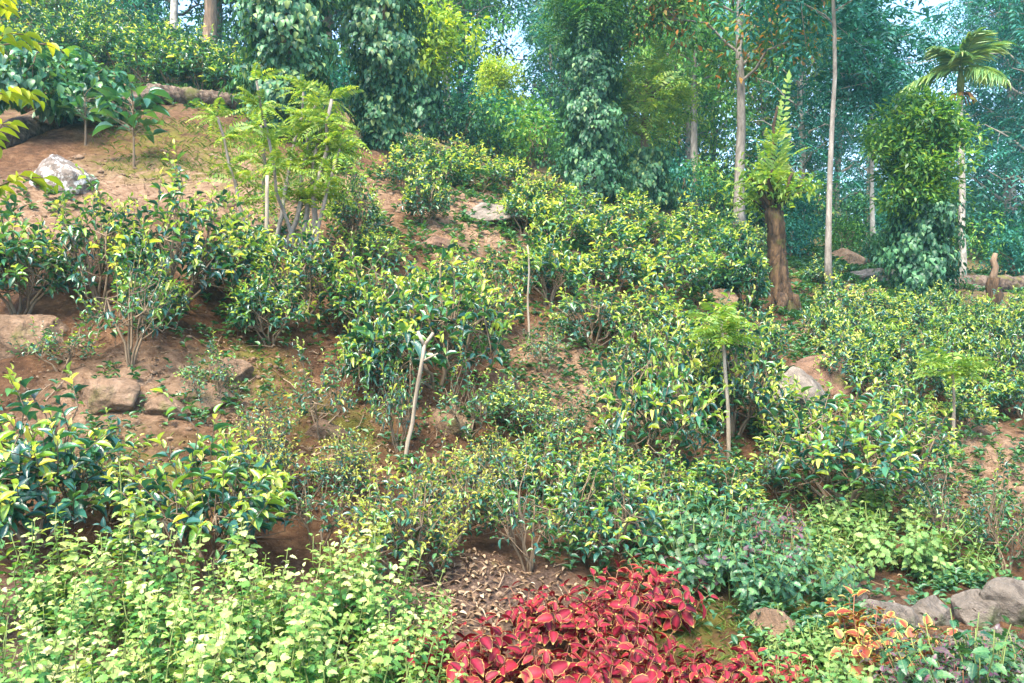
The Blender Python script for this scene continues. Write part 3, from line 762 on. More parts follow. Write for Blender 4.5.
for i, (px, d) in enumerate([(62, 18), (90, 19), (118, 18.5), (145, 17.5), (172, 17), (200, 17), (228, 17), (255, 17.5), (75, 21), (105, 22), (135, 21), (165, 20), (192, 20), (220, 20), (40, 19), (20, 21), (50, 24), (10, 17.5)]):
    q = on(px, d); r_ = 341.5 - (q.z - CAMZ) / d * F_
    o = bush(px, r_, r_ - 900 / d, 1200 / d, 'fardark', 'low tea bush in the upper field behind the fallen log', 'tea bushes of the upper field behind the log', d=d, leafmax=2.0)
    UB.append((o, px, 'nearest row' if d <= 19 else 'rear rows'))
order_labels(UB, 'dark tea bush in the upper field behind the fallen log, {row}, {nth} from left')

# ------------------------------------------------------------------ herbs of the near bed
NET = [make_herb('pale_herb', 'herb', s, 20, .42, .21, 13, .035, .74, L_NETTLE, 'nettle_low', 'stem_green', 14, .9, .3, topmat='nettle', ntop=9, hvar=.5) for s in (71, 72, 73, 74)]
HB = [(12, 636), (70, 628), (100, 650), (150, 634), (205, 640), (262, 634), (300, 648), (345, 640), (392, 655), (36, 694), (120, 698), (180, 690), (235, 702), (290, 692), (350, 700), (412, 698), (10, 745), (85, 755), (150, 765), (220, 752), (285, 765), (350, 755), (400, 765)]
HBO = []
for i, (x, y) in enumerate(HB):
    s = RNG.uniform(.62, 1.02)
    o = place(NET[i % 4], 'pale green herb with toothed leaves in the dense bed at bottom left', at(x, y), RNG.uniform(0, 6.28), s, 'pale green herbs of the bottom left bed')
    HBO.append((o, x, 'rear row' if y < 660 else 'middle row' if y < 720 else 'front row'))
order_labels(HBO, 'pale green toothed herb of the bottom left bed, {row}, {nth} from left')
tallh = make_herb('pale_herb', 'herb', 79, 4, .62, .07, 13, .048, .74, L_NETTLE, 'nettle_low', 'stem_green', 12, .9, .2, topmat='nettle', ntop=16)
for i, (x, y, s, lb) in enumerate([(52, 618, .7, 'tall pale green herb spire at the rear, before the leftmost big tea bush'), (246, 612, .66, 'tall pale green herb spire at the rear of the bed, right of the tallest one'), (372, 612, .66, 'tall pale green herb spire at the right rear of the bed, beside the leaf litter')]):
    place(tallh, lb, at(x, y), i * 2.0, (1, 1, s), 'pale green herbs of the bottom left bed')
place(tallh, 'tallest pale green herb spire rising before the gap between two dark tea bushes', at(122, 612), 1.0, 1, 'pale green herbs of the bottom left bed')

RED = [make_herb('coleus_plant', 'coleus', s, 20, .30, .25, 4, .108, .60, L_COLEUS, 'red', 'stem_red', -12, .85, .35, hvar=.4) for s in (81, 82, 83)]
for i, (x, y, s, lb) in enumerate([
 (655, 622, .9, 'red coleus with cream leaf edges, rearmost and highest of its clump'),
 (598, 632, .85, 'red coleus with cream leaf edges inside the clump, left of the rearmost one'),
 (548, 645, .75, 'red coleus at the back left of the clump, leaning over the leaf litter'),
 (625, 668, .8, 'red coleus in the middle of the clump, left of the tuft of grass'),
 (472, 696, .8, 'red coleus at the left end of the clump beside the pale herbs'),
 (540, 705, .85, 'red coleus at the bottom of the clump below the leaf litter'),
 (605, 712, .85, 'red coleus at the bottom middle of the clump with the largest leaves'),
 (685, 708, .72, 'red coleus at the bottom of the photo below the tuft of grass'),
 (736, 704, .68, 'red coleus at the right end of the clump before the small round stone'),
 (786, 706, .55, 'small single red coleus next to the lime green groundcover at the bottom')]):
    place(RED[i % 3], lb, at(x, y), RNG.uniform(0, 6.28), s, 'red coleus in the foreground')
ORA = make_herb('coleus_plant', 'coleus', 91, 16, .32, .15, 5, .075, .75, L_COLEUS, 'orange', 'stem_red', 2, .8, .3)
place(ORA, 'orange and yellow coleus below the stone wall', at(884, 696), .4, 1.25, 'variegated coleus below the stone wall')
ORA2 = make_herb('coleus_plant', 'coleus', 92, 9, .30, .10, 4, .07, .75, L_COLEUS, 'orange', 'stem_red', 2, .8, .3)
place(ORA2, 'small reddish orange coleus right behind the bigger orange and yellow one', at(870, 676), 2, 1.1, 'variegated coleus below the stone wall')
LIM = [make_herb('lime_herb', 'herb', s, 32, .24, .26, 7, .038, .75, L_NETTLE, 'herb_light', 'stem_green', 8, .8, .3) for s in (95, 96)]
for i, (x, y, s, lb) in enumerate([
 (828, 690, 1, 'low lime green herb left of the orange coleus'), (800, 668, .9, 'low lime green herb between the small round stone and the orange coleus'),
 (852, 722, 1, 'low lime green herb at the bottom edge before the orange coleus'), (815, 735, 1, 'low lime green herb at the bottom edge beside the single red coleus'),
 (850, 560, 1.5, 'bushy light green herb just above the left end of the stone wall'), (905, 560, 1.4, 'bushy light green herb above the middle of the stone wall'),
 (865, 528, 1.5, 'bushy light green herb below the wide glossy tea bush'), (950, 582, 1.1, 'light green herb on top of the stone wall left of the long boulder'),
 (820, 575, 1.1, 'light green herb between the dark herbs and the left end of the stone wall')]):
    place(LIM[i % 2], lb, at(x, y), RNG.uniform(0, 6.28), s, 'light green herbs round the stone wall')
DKH = [make_herb('dark_herb', 'herb', s, 32, .36, .30, 9, .050, .58, L_NETTLE, 'herb', 'stem_green', 5, .8, .3) for s in (97, 98)]
PUR = [make_herb('purple_herb', 'herb', s, 26, .32, .26, 7, .052, .7, L_NETTLE, 'purple', 'stem_red', 5, .8, .3, ) for s in (99, 100)]
for i, (x, y, s, k, lb) in enumerate([
 (700, 590, 1.1, 'd', 'bushy dark green herb right behind the rearmost red coleus'), (745, 600, .95, 'd', 'bushy dark green herb in front of the purple leaved herb'),
 (790, 590, 1.0, 'd', 'bushy dark green herb left of the light green herbs'), (725, 555, 1.1, 'd', 'dark green herb behind the purple leaved herb'),
 (680, 555, 1.0, 'd', 'dark green herb at the foot of the yellow tipped tea bush'), (772, 552, .9, 'p', 'purple leaved herb below the twiggy tea bush beside the light green herbs'),
 (762, 582, .95, 'p', 'purple leaved herb among the dark green herbs'),
 (935, 715, .8, 'p', 'purple leaved herb right of the orange coleus at the bottom edge'), (972, 696, .75, 'p', 'purple leaved herb under the long boulder of the stone wall'),
 (1015, 722, .8, 'd', 'dark green herb in the bottom right corner'), (1012, 690, .6, 'd', 'dark green herb under the right end of the stone wall'),
 (945, 682, .55, 'p', 'purple leaved herb under the middle of the stone wall'), (985, 735, 1.1, 'd', 'dark green herb at the bottom edge left of the corner'), (912, 676, .5, 'p', 'purple leaved herb under the left end of the stone wall, above the orange coleus'),
 (868, 640, .5, 'p', 'small purple leaved herb left of the leftmost stone of the wall')]):
    place((DKH if k == 'd' else PUR)[i % 2], lb, at(x, y), RNG.uniform(0, 6.28), s, 'dark herbs in the lower right')

# ------------------------------------------------------------------ rocks
def rock(px, py, w, h, label, mat, seed, deep=.8, rz=None, up=.35, name='boulder', cat='rock', group=None, cuts=9, tilt=(0, 0), d=None):
    p = on(px, d) if d else at(px, py)
    sx = w / F_ * p.y / 2 / .82; sz = h / F_ * p.y / 2 / .75
    me = make_rock(seed, (sx, sx * deep, sz), mat, cuts, name=name)
    o = mesh_obj(name, me); o.location = (p.x, p.y + sx * deep * .5, p.z + sz * (up - .25)); o.rotation_euler = (tilt[0], tilt[1], RNG.uniform(-.3, .3) if rz is None else rz)
    return tag(o, label, cat, group)
G1 = 'stones of the low dry wall'
rock(893, 636, 48, 48, 'leftmost big rounded grey stone of the low dry wall', 'rock_grey', 1, group=G1)
rock(938, 626, 40, 40, 'pale stone of the low wall right of the leftmost big one', 'rock_grey', 2, group=G1)
rock(922, 650, 33, 33, 'small lower stone of the wall under two bigger ones', 'rock_grey', 3, group=G1)
rock(982, 626, 48, 46, 'big rounded stone of the wall left of the long boulder', 'rock_grey', 4, group=G1)
rock(1024, 626, 66, 57, 'long grey boulder at the right end of the low wall', 'rock_grey', 5, group=G1)
rock(962, 654, 37, 35, 'shaded lower stone of the wall behind the purple herbs', 'rock_grey', 6, group=G1)
rock(1005, 664, 46, 40, 'shaded lower stone of the wall under the long boulder', 'rock_grey', 7, group=G1)
rock(776, 645, 44, 38, 'small round pale stone on the grass right of the red coleus', 'rock_tan', 8)
rock(845, 602, 40, 26, 'flat stone just left of the low stone wall', 'rock_grey', 9)
rock(98, 408, 72, 42, 'broad tan rock on the bare bank at left', 'rock_tan', 10)
rock(190, 402, 72, 34, 'tan rock with a dark crack on the bank, centre of three', 'rock_tan', 11, tilt=(0, .35))
rock(228, 385, 42, 34, 'tan rock with a dark crack on the bank, rightmost of three', 'rock_tan', 12)
rock(325, 438, 44, 32, 'tan stone in the red bank left of the forked stick', 'rock_tan', 13)
rock(455, 430, 46, 36, 'brown rock under a thin tea bush right of the forked stick', 'rock_tan', 14)
rock(500, 395, 40, 30, 'brown rock left of the pink bare gully', 'rock_red', 15)
rock(15, 345, 70, 55, 'dark rock in the shaded hollow at the left edge', 'rock_tan', 16)
rock(62, 192, 66, 58, 'white lichened rock on the bare slope at upper left', 'rock_white', 17, tilt=(0, -.5), deep=.7)
rock(490, 216, 92, 36, 'flat grey rock slab on the bare crest', 'rock_grey', 18, deep=1.4)
rock(440, 250, 90, 22, 'long ledge of brown stone on the bare slope under the broad leaved bush', 'rock_red', 19, tilt=(0, .15))
rock(612, 225, 50, 26, 'dark sloping rock at the right foot of the central vine clad trunk', 'rock_grey', 20, tilt=(0, .4))
rock(788, 412, 74, 62, 'grey sloping rock in mid slope below the mossy stump', 'rock_grey', 21, tilt=(0, .45), deep=.9)
rock(832, 388, 66, 48, 'reddish rock ledge right of the grey sloping rock', 'rock_red', 22)
rock(720, 305, 40, 22, 'pale bare rock among the tea bushes under the tall grey trunk', 'rock_tan', 23)
rock(850, 266, 46, 40, 'tan boulder standing between the two pale trunks at the forest edge', 'rock_tan', 24)
rock(868, 308, 52, 30, 'flat red stone slab in front of the vine clad tree, right one', 'rock_red', 25)
rock(843, 310, 42, 26, 'flat red stone slab in front of the vine clad tree, left one', 'rock_red', 26)
rock(874, 284, 64, 26, 'low long stone behind the flat red slabs', 'rock_grey', 27)
rock(975, 290, 46, 22, 'grey boulder at the foot of the palm', 'rock_grey', 28)
rock(935, 296, 50, 20, 'brown stone bank left of the foot of the palm', 'rock_red', 29)
rock(1000, 246, 60, 26, 'tan rock bank far back at the right edge', 'rock_tan', 30)
rock(165, 415, 44, 28, 'tan rock at the lower edge of the bank, leftmost of three', 'rock_tan', 31)
rock(640, 430, 30, 24, 'brown stone low on the left flank of the largest mid slope bush', 'rock_red', 32)
rock(925, 555, 46, 20, 'pinkish stone on the bare earth above the stone wall', 'rock_tan', 33)

# fallen logs along the crest at left
def log(name, label, pa, pb, r, seed, mat='log'):
    rng = np.random.default_rng(seed); mb = MB()
    pts = bend(pa, pb, 14, rng, .0, .006)
    rad = r * (1 + .04 * rng.normal(0, 1, 14)) * np.linspace(1.1, .85, 14); rad[-1] *= .8
    t_ = np.linspace(0, 13, 70); pf = np.stack([np.interp(t_, np.arange(14), pts[:, k]) for k in range(3)], -1)
    add_tube(mb, pf, np.interp(t_, np.arange(14), rad), 24, rough=.045, rng=rng)
    o = mesh_obj(name, mb.mesh(name, M[mat])); return tag(o, label, 'log')
def P(px, py, dz=0, d=None):
    p = at(px, py) if d is None else on(px, d); return np.array([p.x, p.y, p.z + dz])
log('fallen_log', 'thick brown fallen log lying along the crest at upper left', P(-60, 158, .1), P(160, 102, .08), .2, 5)
log('fallen_log', 'thinner mossy log continuing right along the crest toward the first vine pillar', P(150, 106, .18), P(244, 112, .16), .2, 6)
log('fallen_log', 'long brown log lying behind the dark post at the right edge', P(935, 290, .1), P(1060, 292, .2), .2, 7)
# ------------------------------------------------------------------ stakes, saplings, small plants
def px2m(px, d): return px / F_ * d
p = at(402, 470)
rng = np.random.default_rng(3); mb = MB(); h = px2m(132, p.y)
b = np.array([0, 0, -.1]); tp = np.array([.17, .02, h])
add_tube(mb, bend(b, tp * .93, 8, rng, 0, .002), np.linspace(.015, .0135, 8), 8, rough=.12, rng=rng)
add_tube(mb, np.array([tp * .92, tp + [-.06, 0, .03]]), [.014, .011], 7); add_tube(mb, np.array([tp * .92, tp + [.05, .02, .02]]), [.015, .012], 7)
add_tube(mb, np.array([tp * .80, tp * .80 + [.12, 0, .06]]), [.010, .006], 5)
st = place(('forked_stick', 'stick', [('pole', mb.mesh('forked_stick', M['stake']))]), 'pale forked stick standing in the earth, leaning right, with broken stubs on top', p)
def sap(px, base, top, label, seed, lean=0, r=.016, nf=16, fl=.36, mat='feather', **k):
    p = at(px, base); h = px2m(base - top, p.y)
    return place(make_sapling(seed, h, r, nf, fl, mat, lean=(lean, 0), **k), label, p, 0, 1, 'young feathery saplings on thin stems' if k.get('name', 'sapling') == 'sapling' else None)
sap(730, 462, 318, 'nearer feathery sapling on a thin pale stem, beside the largest mid slope bush', 201, -.05, .02, 40, .34)
sap(953, 452, 366, 'feathery sapling on a thin stem at right, before the close planted tea field', 202, 0, .018, 34, .38)
sap(528, 348, 245, 'thin pale stake in mid slope with only a tuft of tiny leaves on top', 203, 0, .013, 6, .16)
sap(885, 362, 325, 'shortest feathery sapling, in the close planted field at right', 204, 0, .014, 10, .4)
sap(692, 292, 258, 'small feathery sapling among the tea bushes below the tall grey trunk', 205, 0, .014, 12, .4)
p = at(266, 292); mb = MB(); add_tube(mb, bend((0, 0, -.1), (.01, 0, px2m(115, p.y)), 8, rng, 0, .004), np.linspace(.024, .018, 8), 8, rough=.06, rng=rng)
place(('pole', 'pole', [('shaft', mb.mesh('pole', M['stake']))]), 'thin straight pale pole standing before the feathery thicket', p)
# feathery thicket of leaning stems
p = at(292, 262)
def thicket():
    rng = np.random.default_rng(12); tk = MB(); cw = MB(); parts = []
    for bx, ex, eh, r in [(-.25, -.45, 1.55, .03), (-.1, .2, 1.75, .032), (.02, .30, 1.6, .035), (.1, .42, 1.75, .036), (-.35, -.75, 1.5, .026), (.2, .55, 1.35, .026), (-.2, .05, 1.9, .026), (.05, -.15, 1.7, .022)]:
        pts = bend((bx, rng.normal(0, .12), -.1), (ex, rng.normal(0, .35), eh), 8, rng, 0, .012); add_tube(tk, pts, np.linspace(r, r * .5, 8), 7, rough=.08, rng=rng)
        for k in range(52):
            t = rng.uniform(.42, 1); q = pts[min(7, int(t * 8))]; a = rng.uniform(0, 6.28); n = 1
            add_fronds(cw, rng, [q], [(math.cos(a), math.sin(a), rng.uniform(-.4, 1.5))], [UP + rng.normal(0, .45, 3)], rng.uniform(.22, .42), 11, .20, .065, .4)
    return ('feathery_thicket', 'shrub', [('stem', tk.mesh('thicket_stem', M['bark_grey'])), ('foliage', cw.mesh('thicket_foliage', M['feather']))])
place(thicket(), 'feathery yellow green thicket on several leaning bare stems at upper left', p, 0, 1.0)

def make_broad(seed, H, n, leaf, mat, spread=.3, bark='twig', name='broad_leaved_plant', cat='plant', wl=.45, tm=None, low=.45):
    rng = np.random.default_rng(seed); tk = MB(); fo = MB()
    pts = trunk_pts(H, rng, (0, 0), .02, 7); add_tube(tk, pts, np.linspace(.018, .006, 7), 6)
    P_ = []; D_ = []
    for k in range(n):
        t = low + (1 - low) * rng.uniform(0, 1); x = t * 6; j = min(5, int(x)); q = pts[j] + (pts[j + 1] - pts[j]) * (x - j)
        a = k * 2.4; rr = spread * rng.uniform(.1, 1); d = np.array([math.cos(a), math.sin(a), rng.uniform(.1, .9)]); e = q + d * rr
        add_tube(tk, np.array([q, (q + e) / 2 + [0, 0, .02], e]), [.006, .005, .003], 4, cap=False); P_.append(e); D_.append(d + rng.normal(0, .3, 3) - UP * .3)
    L = leaf * rng.uniform(.7, 1.2, n)
    add_leaves(fo, tm or L_TEA, P_, D_, UP + rng.normal(0, .3, (n, 3)), L, L * wl)
    return (name, cat, [('stem', tk.mesh(name + '_stem', M[bark])), ('foliage', fo.mesh(name + '_foliage', M[mat]))])
place(make_broad(31, .85, 46, .27, 'broad', .32), 'young broad leaved plant on a bare stem right of the white rock', at(134, 168), .3, 1.05)
place(make_broad(32, .7, 30, .2, 'broad', .25), 'small broad leaved plant under the end of the thick fallen log', at(85, 145), .3)
place(make_broad(33, .55, 40, .17, 'tea_dark', .3), 'bushy young plant with long glossy leaves at the foot of the red bank', at(395, 408), .3)
# climber heaped over the log
def heap(seed, rx, ry, rz, n, leaf, mat, name, cat):
    rng = np.random.default_rng(seed); mb = MB(); tk = MB()
    o = nrm(rng.normal(0, 1, (n, 3)) + [0, 0, .3]); o[:, 2] = np.abs(o[:, 2])
    r = rng.uniform(.55, 1.05, (n, 1)) * (1 + .25 * np.sin(o[:, :1] * 5 + seed) * np.cos(o[:, 1:2] * 4))
    p = o * r * [rx, ry, rz]; d = o * .5 - UP * rng.uniform(.2, 1, (n, 1)) + rng.normal(0, .35, (n, 3)); L = leaf * rng.uniform(.65, 1.2, n)
    add_leaves(mb, L_HEART, p, d, o + UP * .7 + rng.normal(0, .3, (n, 3)), L, L * .7)
    for k in range(14):
        a = rng.uniform(0, 6.28); add_tube(tk, bend((0, 0, -.1), (rx * .7 * math.cos(a), ry * .7 * math.sin(a), rz * rng.uniform(.4, .9)), 6, rng, .1, .05), np.linspace(.014, .005, 6), 4)
    return (name, cat, [('stem', tk.mesh(name + '_stem', M['twig'])), ('foliage', mb.mesh(name + '_foliage', M[mat]))])
place(heap(41, .62, .6, 1.0, 900, .15, 'broad', 'creeper', 'climbing plant'), 'big leaved creeper heaped over the middle of the thick fallen log', at(95, 122) + Vector((0, -.25, -.05)))
place(heap(42, .55, .5, .9, 600, .14, 'broad', 'creeper', 'climbing plant'), 'pale leaved creeper growing over the left end of the thick log', at(35, 140) + Vector((0, -.2, .45)))
# overhanging sapling at top left
def overhang():
    rng = np.random.default_rng(77); tk = MB(); fo = MB()
    pts = trunk_pts(3.2, rng, (.02, -.02), .015, 10); add_tube(tk, pts, np.linspace(.04, .016, 10), 8, rough=.05, rng=rng)
    for k in range(26):
        t = .35 + .65 * (k + .5) / 26; x = t * 9; j = min(8, int(x)); q = pts[j]; a = k * 2.4
        e = q + np.array([math.cos(a), math.sin(a), .25]) * rng.uniform(.25, .55); bp = bend(q, e, 6, rng, .1, .03); add_tube(tk, bp, np.linspace(.009, .004, 6), 5)
        m = 9
        for i in range(m):
            c = bp[min(5, 1 + i * 5 // m)]; s = 1 if i % 2 else -1; d = nrm(e - q); sd = nrm(np.cross(d, UP)) * s
            add_leaves(fo, L_TEA, [c], [sd * .8 + d * .7 - UP * .35 + rng.normal(0, .2, 3)], [UP + rng.normal(0, .25, 3)], rng.uniform(.10, .17), rng.uniform(.045, .065))
    return ('sapling', 'sapling', [('stem', tk.mesh('overhang_stem', M['bark_brown'])), ('foliage', fo.mesh('overhang_foliage', M['sapling']))])
place(overhang(), 'young tree with yellow green leaves cut by the upper left corner', on(-18, 6.6), 0, 1.1)

# dark post
p = at(994, 318); mb = MB(); h = px2m(64, p.y)
add_tube(mb, bend((0, 0, -.1), (.0, 0, h * .62), 6, rng, 0, .02), np.array([1.2, 1, 1, 1.1, 1, .9]) * .12, 9, rough=.12, rng=rng)
mb2 = MB(); add_tube(mb2, bend((0, 0, h * .55), (.03, 0, h), 5, rng, 0, .03), np.array([.07, .065, .06, .06, .03]), 7, rough=.15, rng=rng)
place(('tree_stump', 'tree stump', [('trunk', mb.mesh('stump_trunk', M['bark_moss'])), ('broken_top', mb2.mesh('stump_top', M['bark_brown']))]), 'dark dead stump like a post with a pale splintered top, at the right edge', p)

# ------------------------------------------------------------------ trees with a place of their own
def col_top(p, row): return CAMZ + (341.5 - row) / F_ * p.y - p.z
def vtree(label, px, base, dia, vine_top, H, n, seed, leaf=.15, bark='bark_brown', d=None, r_of=None, group='vine clad trees', mat='vine', **tk):
    p = on(px, d) if d else at(px, base)
    R_ = px2m(dia, p.y) / 2; zt = col_top(p, vine_top)
    r_of = r_of or (lambda f: R_ * (.75 + .35 * np.sin(np.pi * np.clip(f * .9 + .1, 0, 1))))
    pr = make_tree('vine_clad_tree', seed, H, tk.pop('r0', .16), tk.pop('crown0', .72), tk.pop('Rc', 1.5), tk.pop('nbr', 10), bark, tk.pop('leafm', 'feather_dark'), tk.pop('mode', 'pinnate'), vine=vine_cover(.05, zt, (lambda f: r_of(f) * 1.0), n, leaf, mat), cat='vine clad tree', **tk)
    print('vtree', px, base, 'd', round(p.y, 1), 'R', round(R_, 2), 'ztop', round(zt, 1)); return place(pr, label, p, 0, 1, group)
big = lambda R_: (lambda f: R_ * (.55 + .5 * np.clip(f * 2.2, 0, 1)))
p1 = at(288, 138); R1 = px2m(78, p1.y) / 2
vtree('first big pillar of hanging glossy vine leaves, left one of the pair', 288, 138, 100, -60, 8, 9000, 301, .125, r_of=lambda f: R1 * (.8 + .25 * np.sin(f * 3)), crown0=.82, Rc=2.0, nleaf=6, cr=.7, nclump=4, ll=.25, lw=.07, wob=.008)
p2 = at(380, 152); R2 = px2m(66, p2.y) / 2
vtree('second big pillar of hanging vine leaves, right one of the pair, narrowing to its foot', 380, 152, 94, -60, 8, 8500, 302, .125, r_of=lambda f: R2 * (.45 + .75 * np.clip(f * 1.8, 0, 1)), crown0=.75, Rc=2.0, nleaf=6, cr=.7, nclump=4, ll=.25, lw=.07, wob=.008)
p3 = at(592, 200); R3 = px2m(54, p3.y) / 2
H3 = col_top(p3, -20)
vtree('tall vine clad trunk in the centre with a dark drooping feathery head', 592, 200, 46, 30, H3, 8500, 303, .125, r_of=lambda f: R3 * (1.15 - .4 * f), crown0=.88, Rc=px2m(32, p3.y), nbr=18, nleaf=10, nclump=5, cr=.62, ll=.28, lw=.06, droop=.45, rise=.5, wob=.006, profile='umbrella')
p4 = at(640, 205); H4 = col_top(p4, 68); R4 = px2m(44, p4.y) / 2
vtree('shorter vine clad tree with light feathery crown just right of the central one', 645, 206, 44, 150, H4, 3600, 304, .14, r_of=lambda f: R4 * (1.1 - .3 * f), crown0=.5, Rc=px2m(34, p4.y), nbr=14, nleaf=7, nclump=4, cr=.6, ll=.28, lw=.08, droop=.3, rise=.8, leafm='feather', wob=.006)
p5 = on(424, 23); H5 = col_top(p5, 22)
vtree('light green leafy vine clad tree behind the crest, right of the second pillar', 424, 130, 34, 80, H5, 700, 305, .2, d=23, crown0=.45, Rc=px2m(36, 23), nbr=16, nleaf=60, nclump=5, cr=.55, ll=.2, mode='broad', leafm='fyellow', rise=.8, wob=.006)
p6 = at(922, 302); H6 = col_top(p6, 108); R6 = px2m(50, p6.y) / 2
vtree('vine clad tree with a bright yellow green crown, left of the palm', 922, 302, 50, 205, H6, 5200, 306, .105, r_of=lambda f: R6 * (.95 + .25 * np.sin(3.1 * f)), crown0=.50, Rc=px2m(31, p6.y), nbr=24, nleaf=120, nclump=6, cr=.30, ll=.13, lw=.36, mode='broad', leafm='fbright', rise=.7, wob=.006, droop=.1, profile='column')
# tall grey tree
p = at(740, 240); d = p.y; H = 10.0
place(make_tree('tall_tree', 310, H, px2m(5.6, d), .40, 3.4, 18, 'bark_grey', 'fmixed', 'broad', 6, 70, .6, .22, .42, .35, lean=(.004, 0), rise=.45, wob=.012, profile='round', sides=12), 'tall tree with a bare grey trunk and crooked branches, right of centre', p, .5, 1)
# pollarded mossy stump with ferny shoots
p = at(781, 312); d = p.y; print('moss', d)
def mossy():
    rng = np.random.default_rng(9); tk = MB(); cw = MB(); fe = MB()
    h = px2m(108, d); pts = trunk_pts(h, rng, (-.06, 0), .035, 10); rad = np.array([1.9, 1.25, 1.0, .92, .95, .85, .9, .84, .9, .55]) * px2m(10, d)
    tt = np.linspace(0, 9, 40); pf = np.stack([np.interp(tt, np.arange(10), pts[:, k]) for k in range(3)], -1); add_tube(tk, pf, np.interp(tt, np.arange(10), rad) * (1 + .012 * rng.normal(0, 1, 40)), 22, rough=.07, rng=rng)
    for a in (0, 1.4, 2.9, 4.4): add_tube(tk, bend(pts[1], pts[0] + np.array([math.cos(a), math.sin(a), .1]) * .55, 5, rng, .1, .05), [.14, .11, .08, .06, .04], 7)
    for k in range(7):
        a = k * .9; add_tube(tk, bend(pts[8], pts[9] + np.array([math.cos(a) * .35, math.sin(a) * .35, rng.uniform(.1, .5)]), 5, rng, 0, .05), np.linspace(.05, .02, 5), 6)
    for k in range(20):
        a = rng.uniform(0, 6.28); q = pts[9] + np.array([math.cos(a), math.sin(a), 0]) * rng.uniform(.05, .5) + UP * rng.uniform(-.1, .7)
        add_fronds(cw, rng, [q], [(math.cos(a), math.sin(a), rng.uniform(-.3, 1.2))], [UP + rng.normal(0, .2, 3)], rng.uniform(.28, .5), 10, .22, .07, .35)
    hh = px2m(238, d) - h
    add_tube(tk, bend(pts[9], pts[9] + [.12, 0, hh * .75], 6, rng, 0, .02), np.linspace(.045, .02, 6), 6)
    add_fronds(fe, rng, [pts[9] + UP * .1, pts[9] + [.1, 0, .3], pts[9] + [.05, .05, .2], pts[9] + [-.02, 0, .1]], [(.16, .05, 1), (.02, -.1, 1), (.3, 0, 1), (-.25, -.1, 1)], [(0, -1, .2)] * 4, np.array([hh * .95, hh * .6, hh * .45, hh * .4]), 18, .20, .045, .04, fwd=.75, ldroop=.0, prof=lambda t: max(.25, 1.1 - t))
    for k in range(16):
        t = rng.uniform(.05, .75); a = rng.uniform(0, 6.28); q = pts[9] + [.12 * t, 0, hh * .75 * t]
        add_fronds(fe, rng, [q], [(math.cos(a), math.sin(a), rng.uniform(.6, 1.8))], [UP + rng.normal(0, .1, 3)], rng.uniform(.4, .62) * (1.15 - .55 * t), 12, .24, .07, .2)
    for k in range(13):
        a = k * 2.4; L = rng.uniform(.35, .75); q = pts[9] + UP * rng.uniform(-.25, .2); e = q + np.array([math.cos(a) * L, math.sin(a) * L, rng.uniform(.05, .8)])
        bp = bend(q, e, 7, rng, .12, .05); add_tube(tk, bp, np.linspace(.018, .005, 7), 5)
        for i in range(34):
            c = bp[rng.integers(2, 7)] + rng.normal(0, .07, 3); add_leaves(cw, L_TEAFAR, [c], [rng.normal(0, 1, 3) + UP * .2], [UP + rng.normal(0, .3, 3)], rng.uniform(.08, .15), rng.uniform(.035, .06))
    return ('pollarded_tree', 'tree', [('trunk', tk.mesh('pollard_trunk', M['bark_moss'])), ('side_foliage', cw.mesh('pollard_shoots', M['feather'])), ('crown', fe.mesh('pollard_crown', M['feather']))])
place(mossy(), 'mossy brown stump sprouting a tall feathery light green shoot, right of the grey trunk', p)
# pale thin trunks
def slim(px, base, label, w, H, seed, bark, leafm, crown0=.55, Rc=2.2, lean=0, d=None, **k):
    p = on(px, d) if d else at(px, base); print('slim', px, round(p.y, 1))
    a = dict(mode='pinnate', nleaf=8, nclump=5, cr=.8, ll=.26, lw=.07, droop=.6, rise=.5, wob=.006, profile='round'); a.update(k)
    return place(make_tree('slender_tree', seed, H, px2m(w, p.y) / 2, crown0, Rc, a.pop('nbr', 16), bark, leafm, lean=(lean, 0), **a), label, p, 0, 1)
slim(829, 294, 'slender tree with a smooth pale trunk leaning right, in front of the forest at right', 6.5, 9.0, 321, 'bark_grey', 'fhaze_teal', .60, 2.2, .04, wob=.014)
slim(874, 264, 'thinner pale trunked tree further back, left of the yellow green crowned tree', 5.5, 7, 322, 'bark_white', 'fhaze_teal', .6, 1.3, -.03)
slim(694, 212, 'dim grey trunked tree in the forest gap right of the shorter vine clad tree', 9, 7, 323, 'bark_grey', 'fgreen', .5, 2.2, 0, mode='broad', nleaf=60, ll=.2, lw=.4)
slim(174, 50, 'thin white barked tree standing on the crest at upper left', 8, 9, 324, 'bark_white', 'fdark', .5, 2.5, .02, mode='broad', nleaf=60, ll=.22, lw=.4)
slim(208, 54, 'thick brown trunked tree on the crest just right of the white barked one', 14, 9, 325, 'bark_brown', 'fdark', .45, 3, .03, d=25.5, mode='broad', nleaf=60, ll=.22, lw=.4)
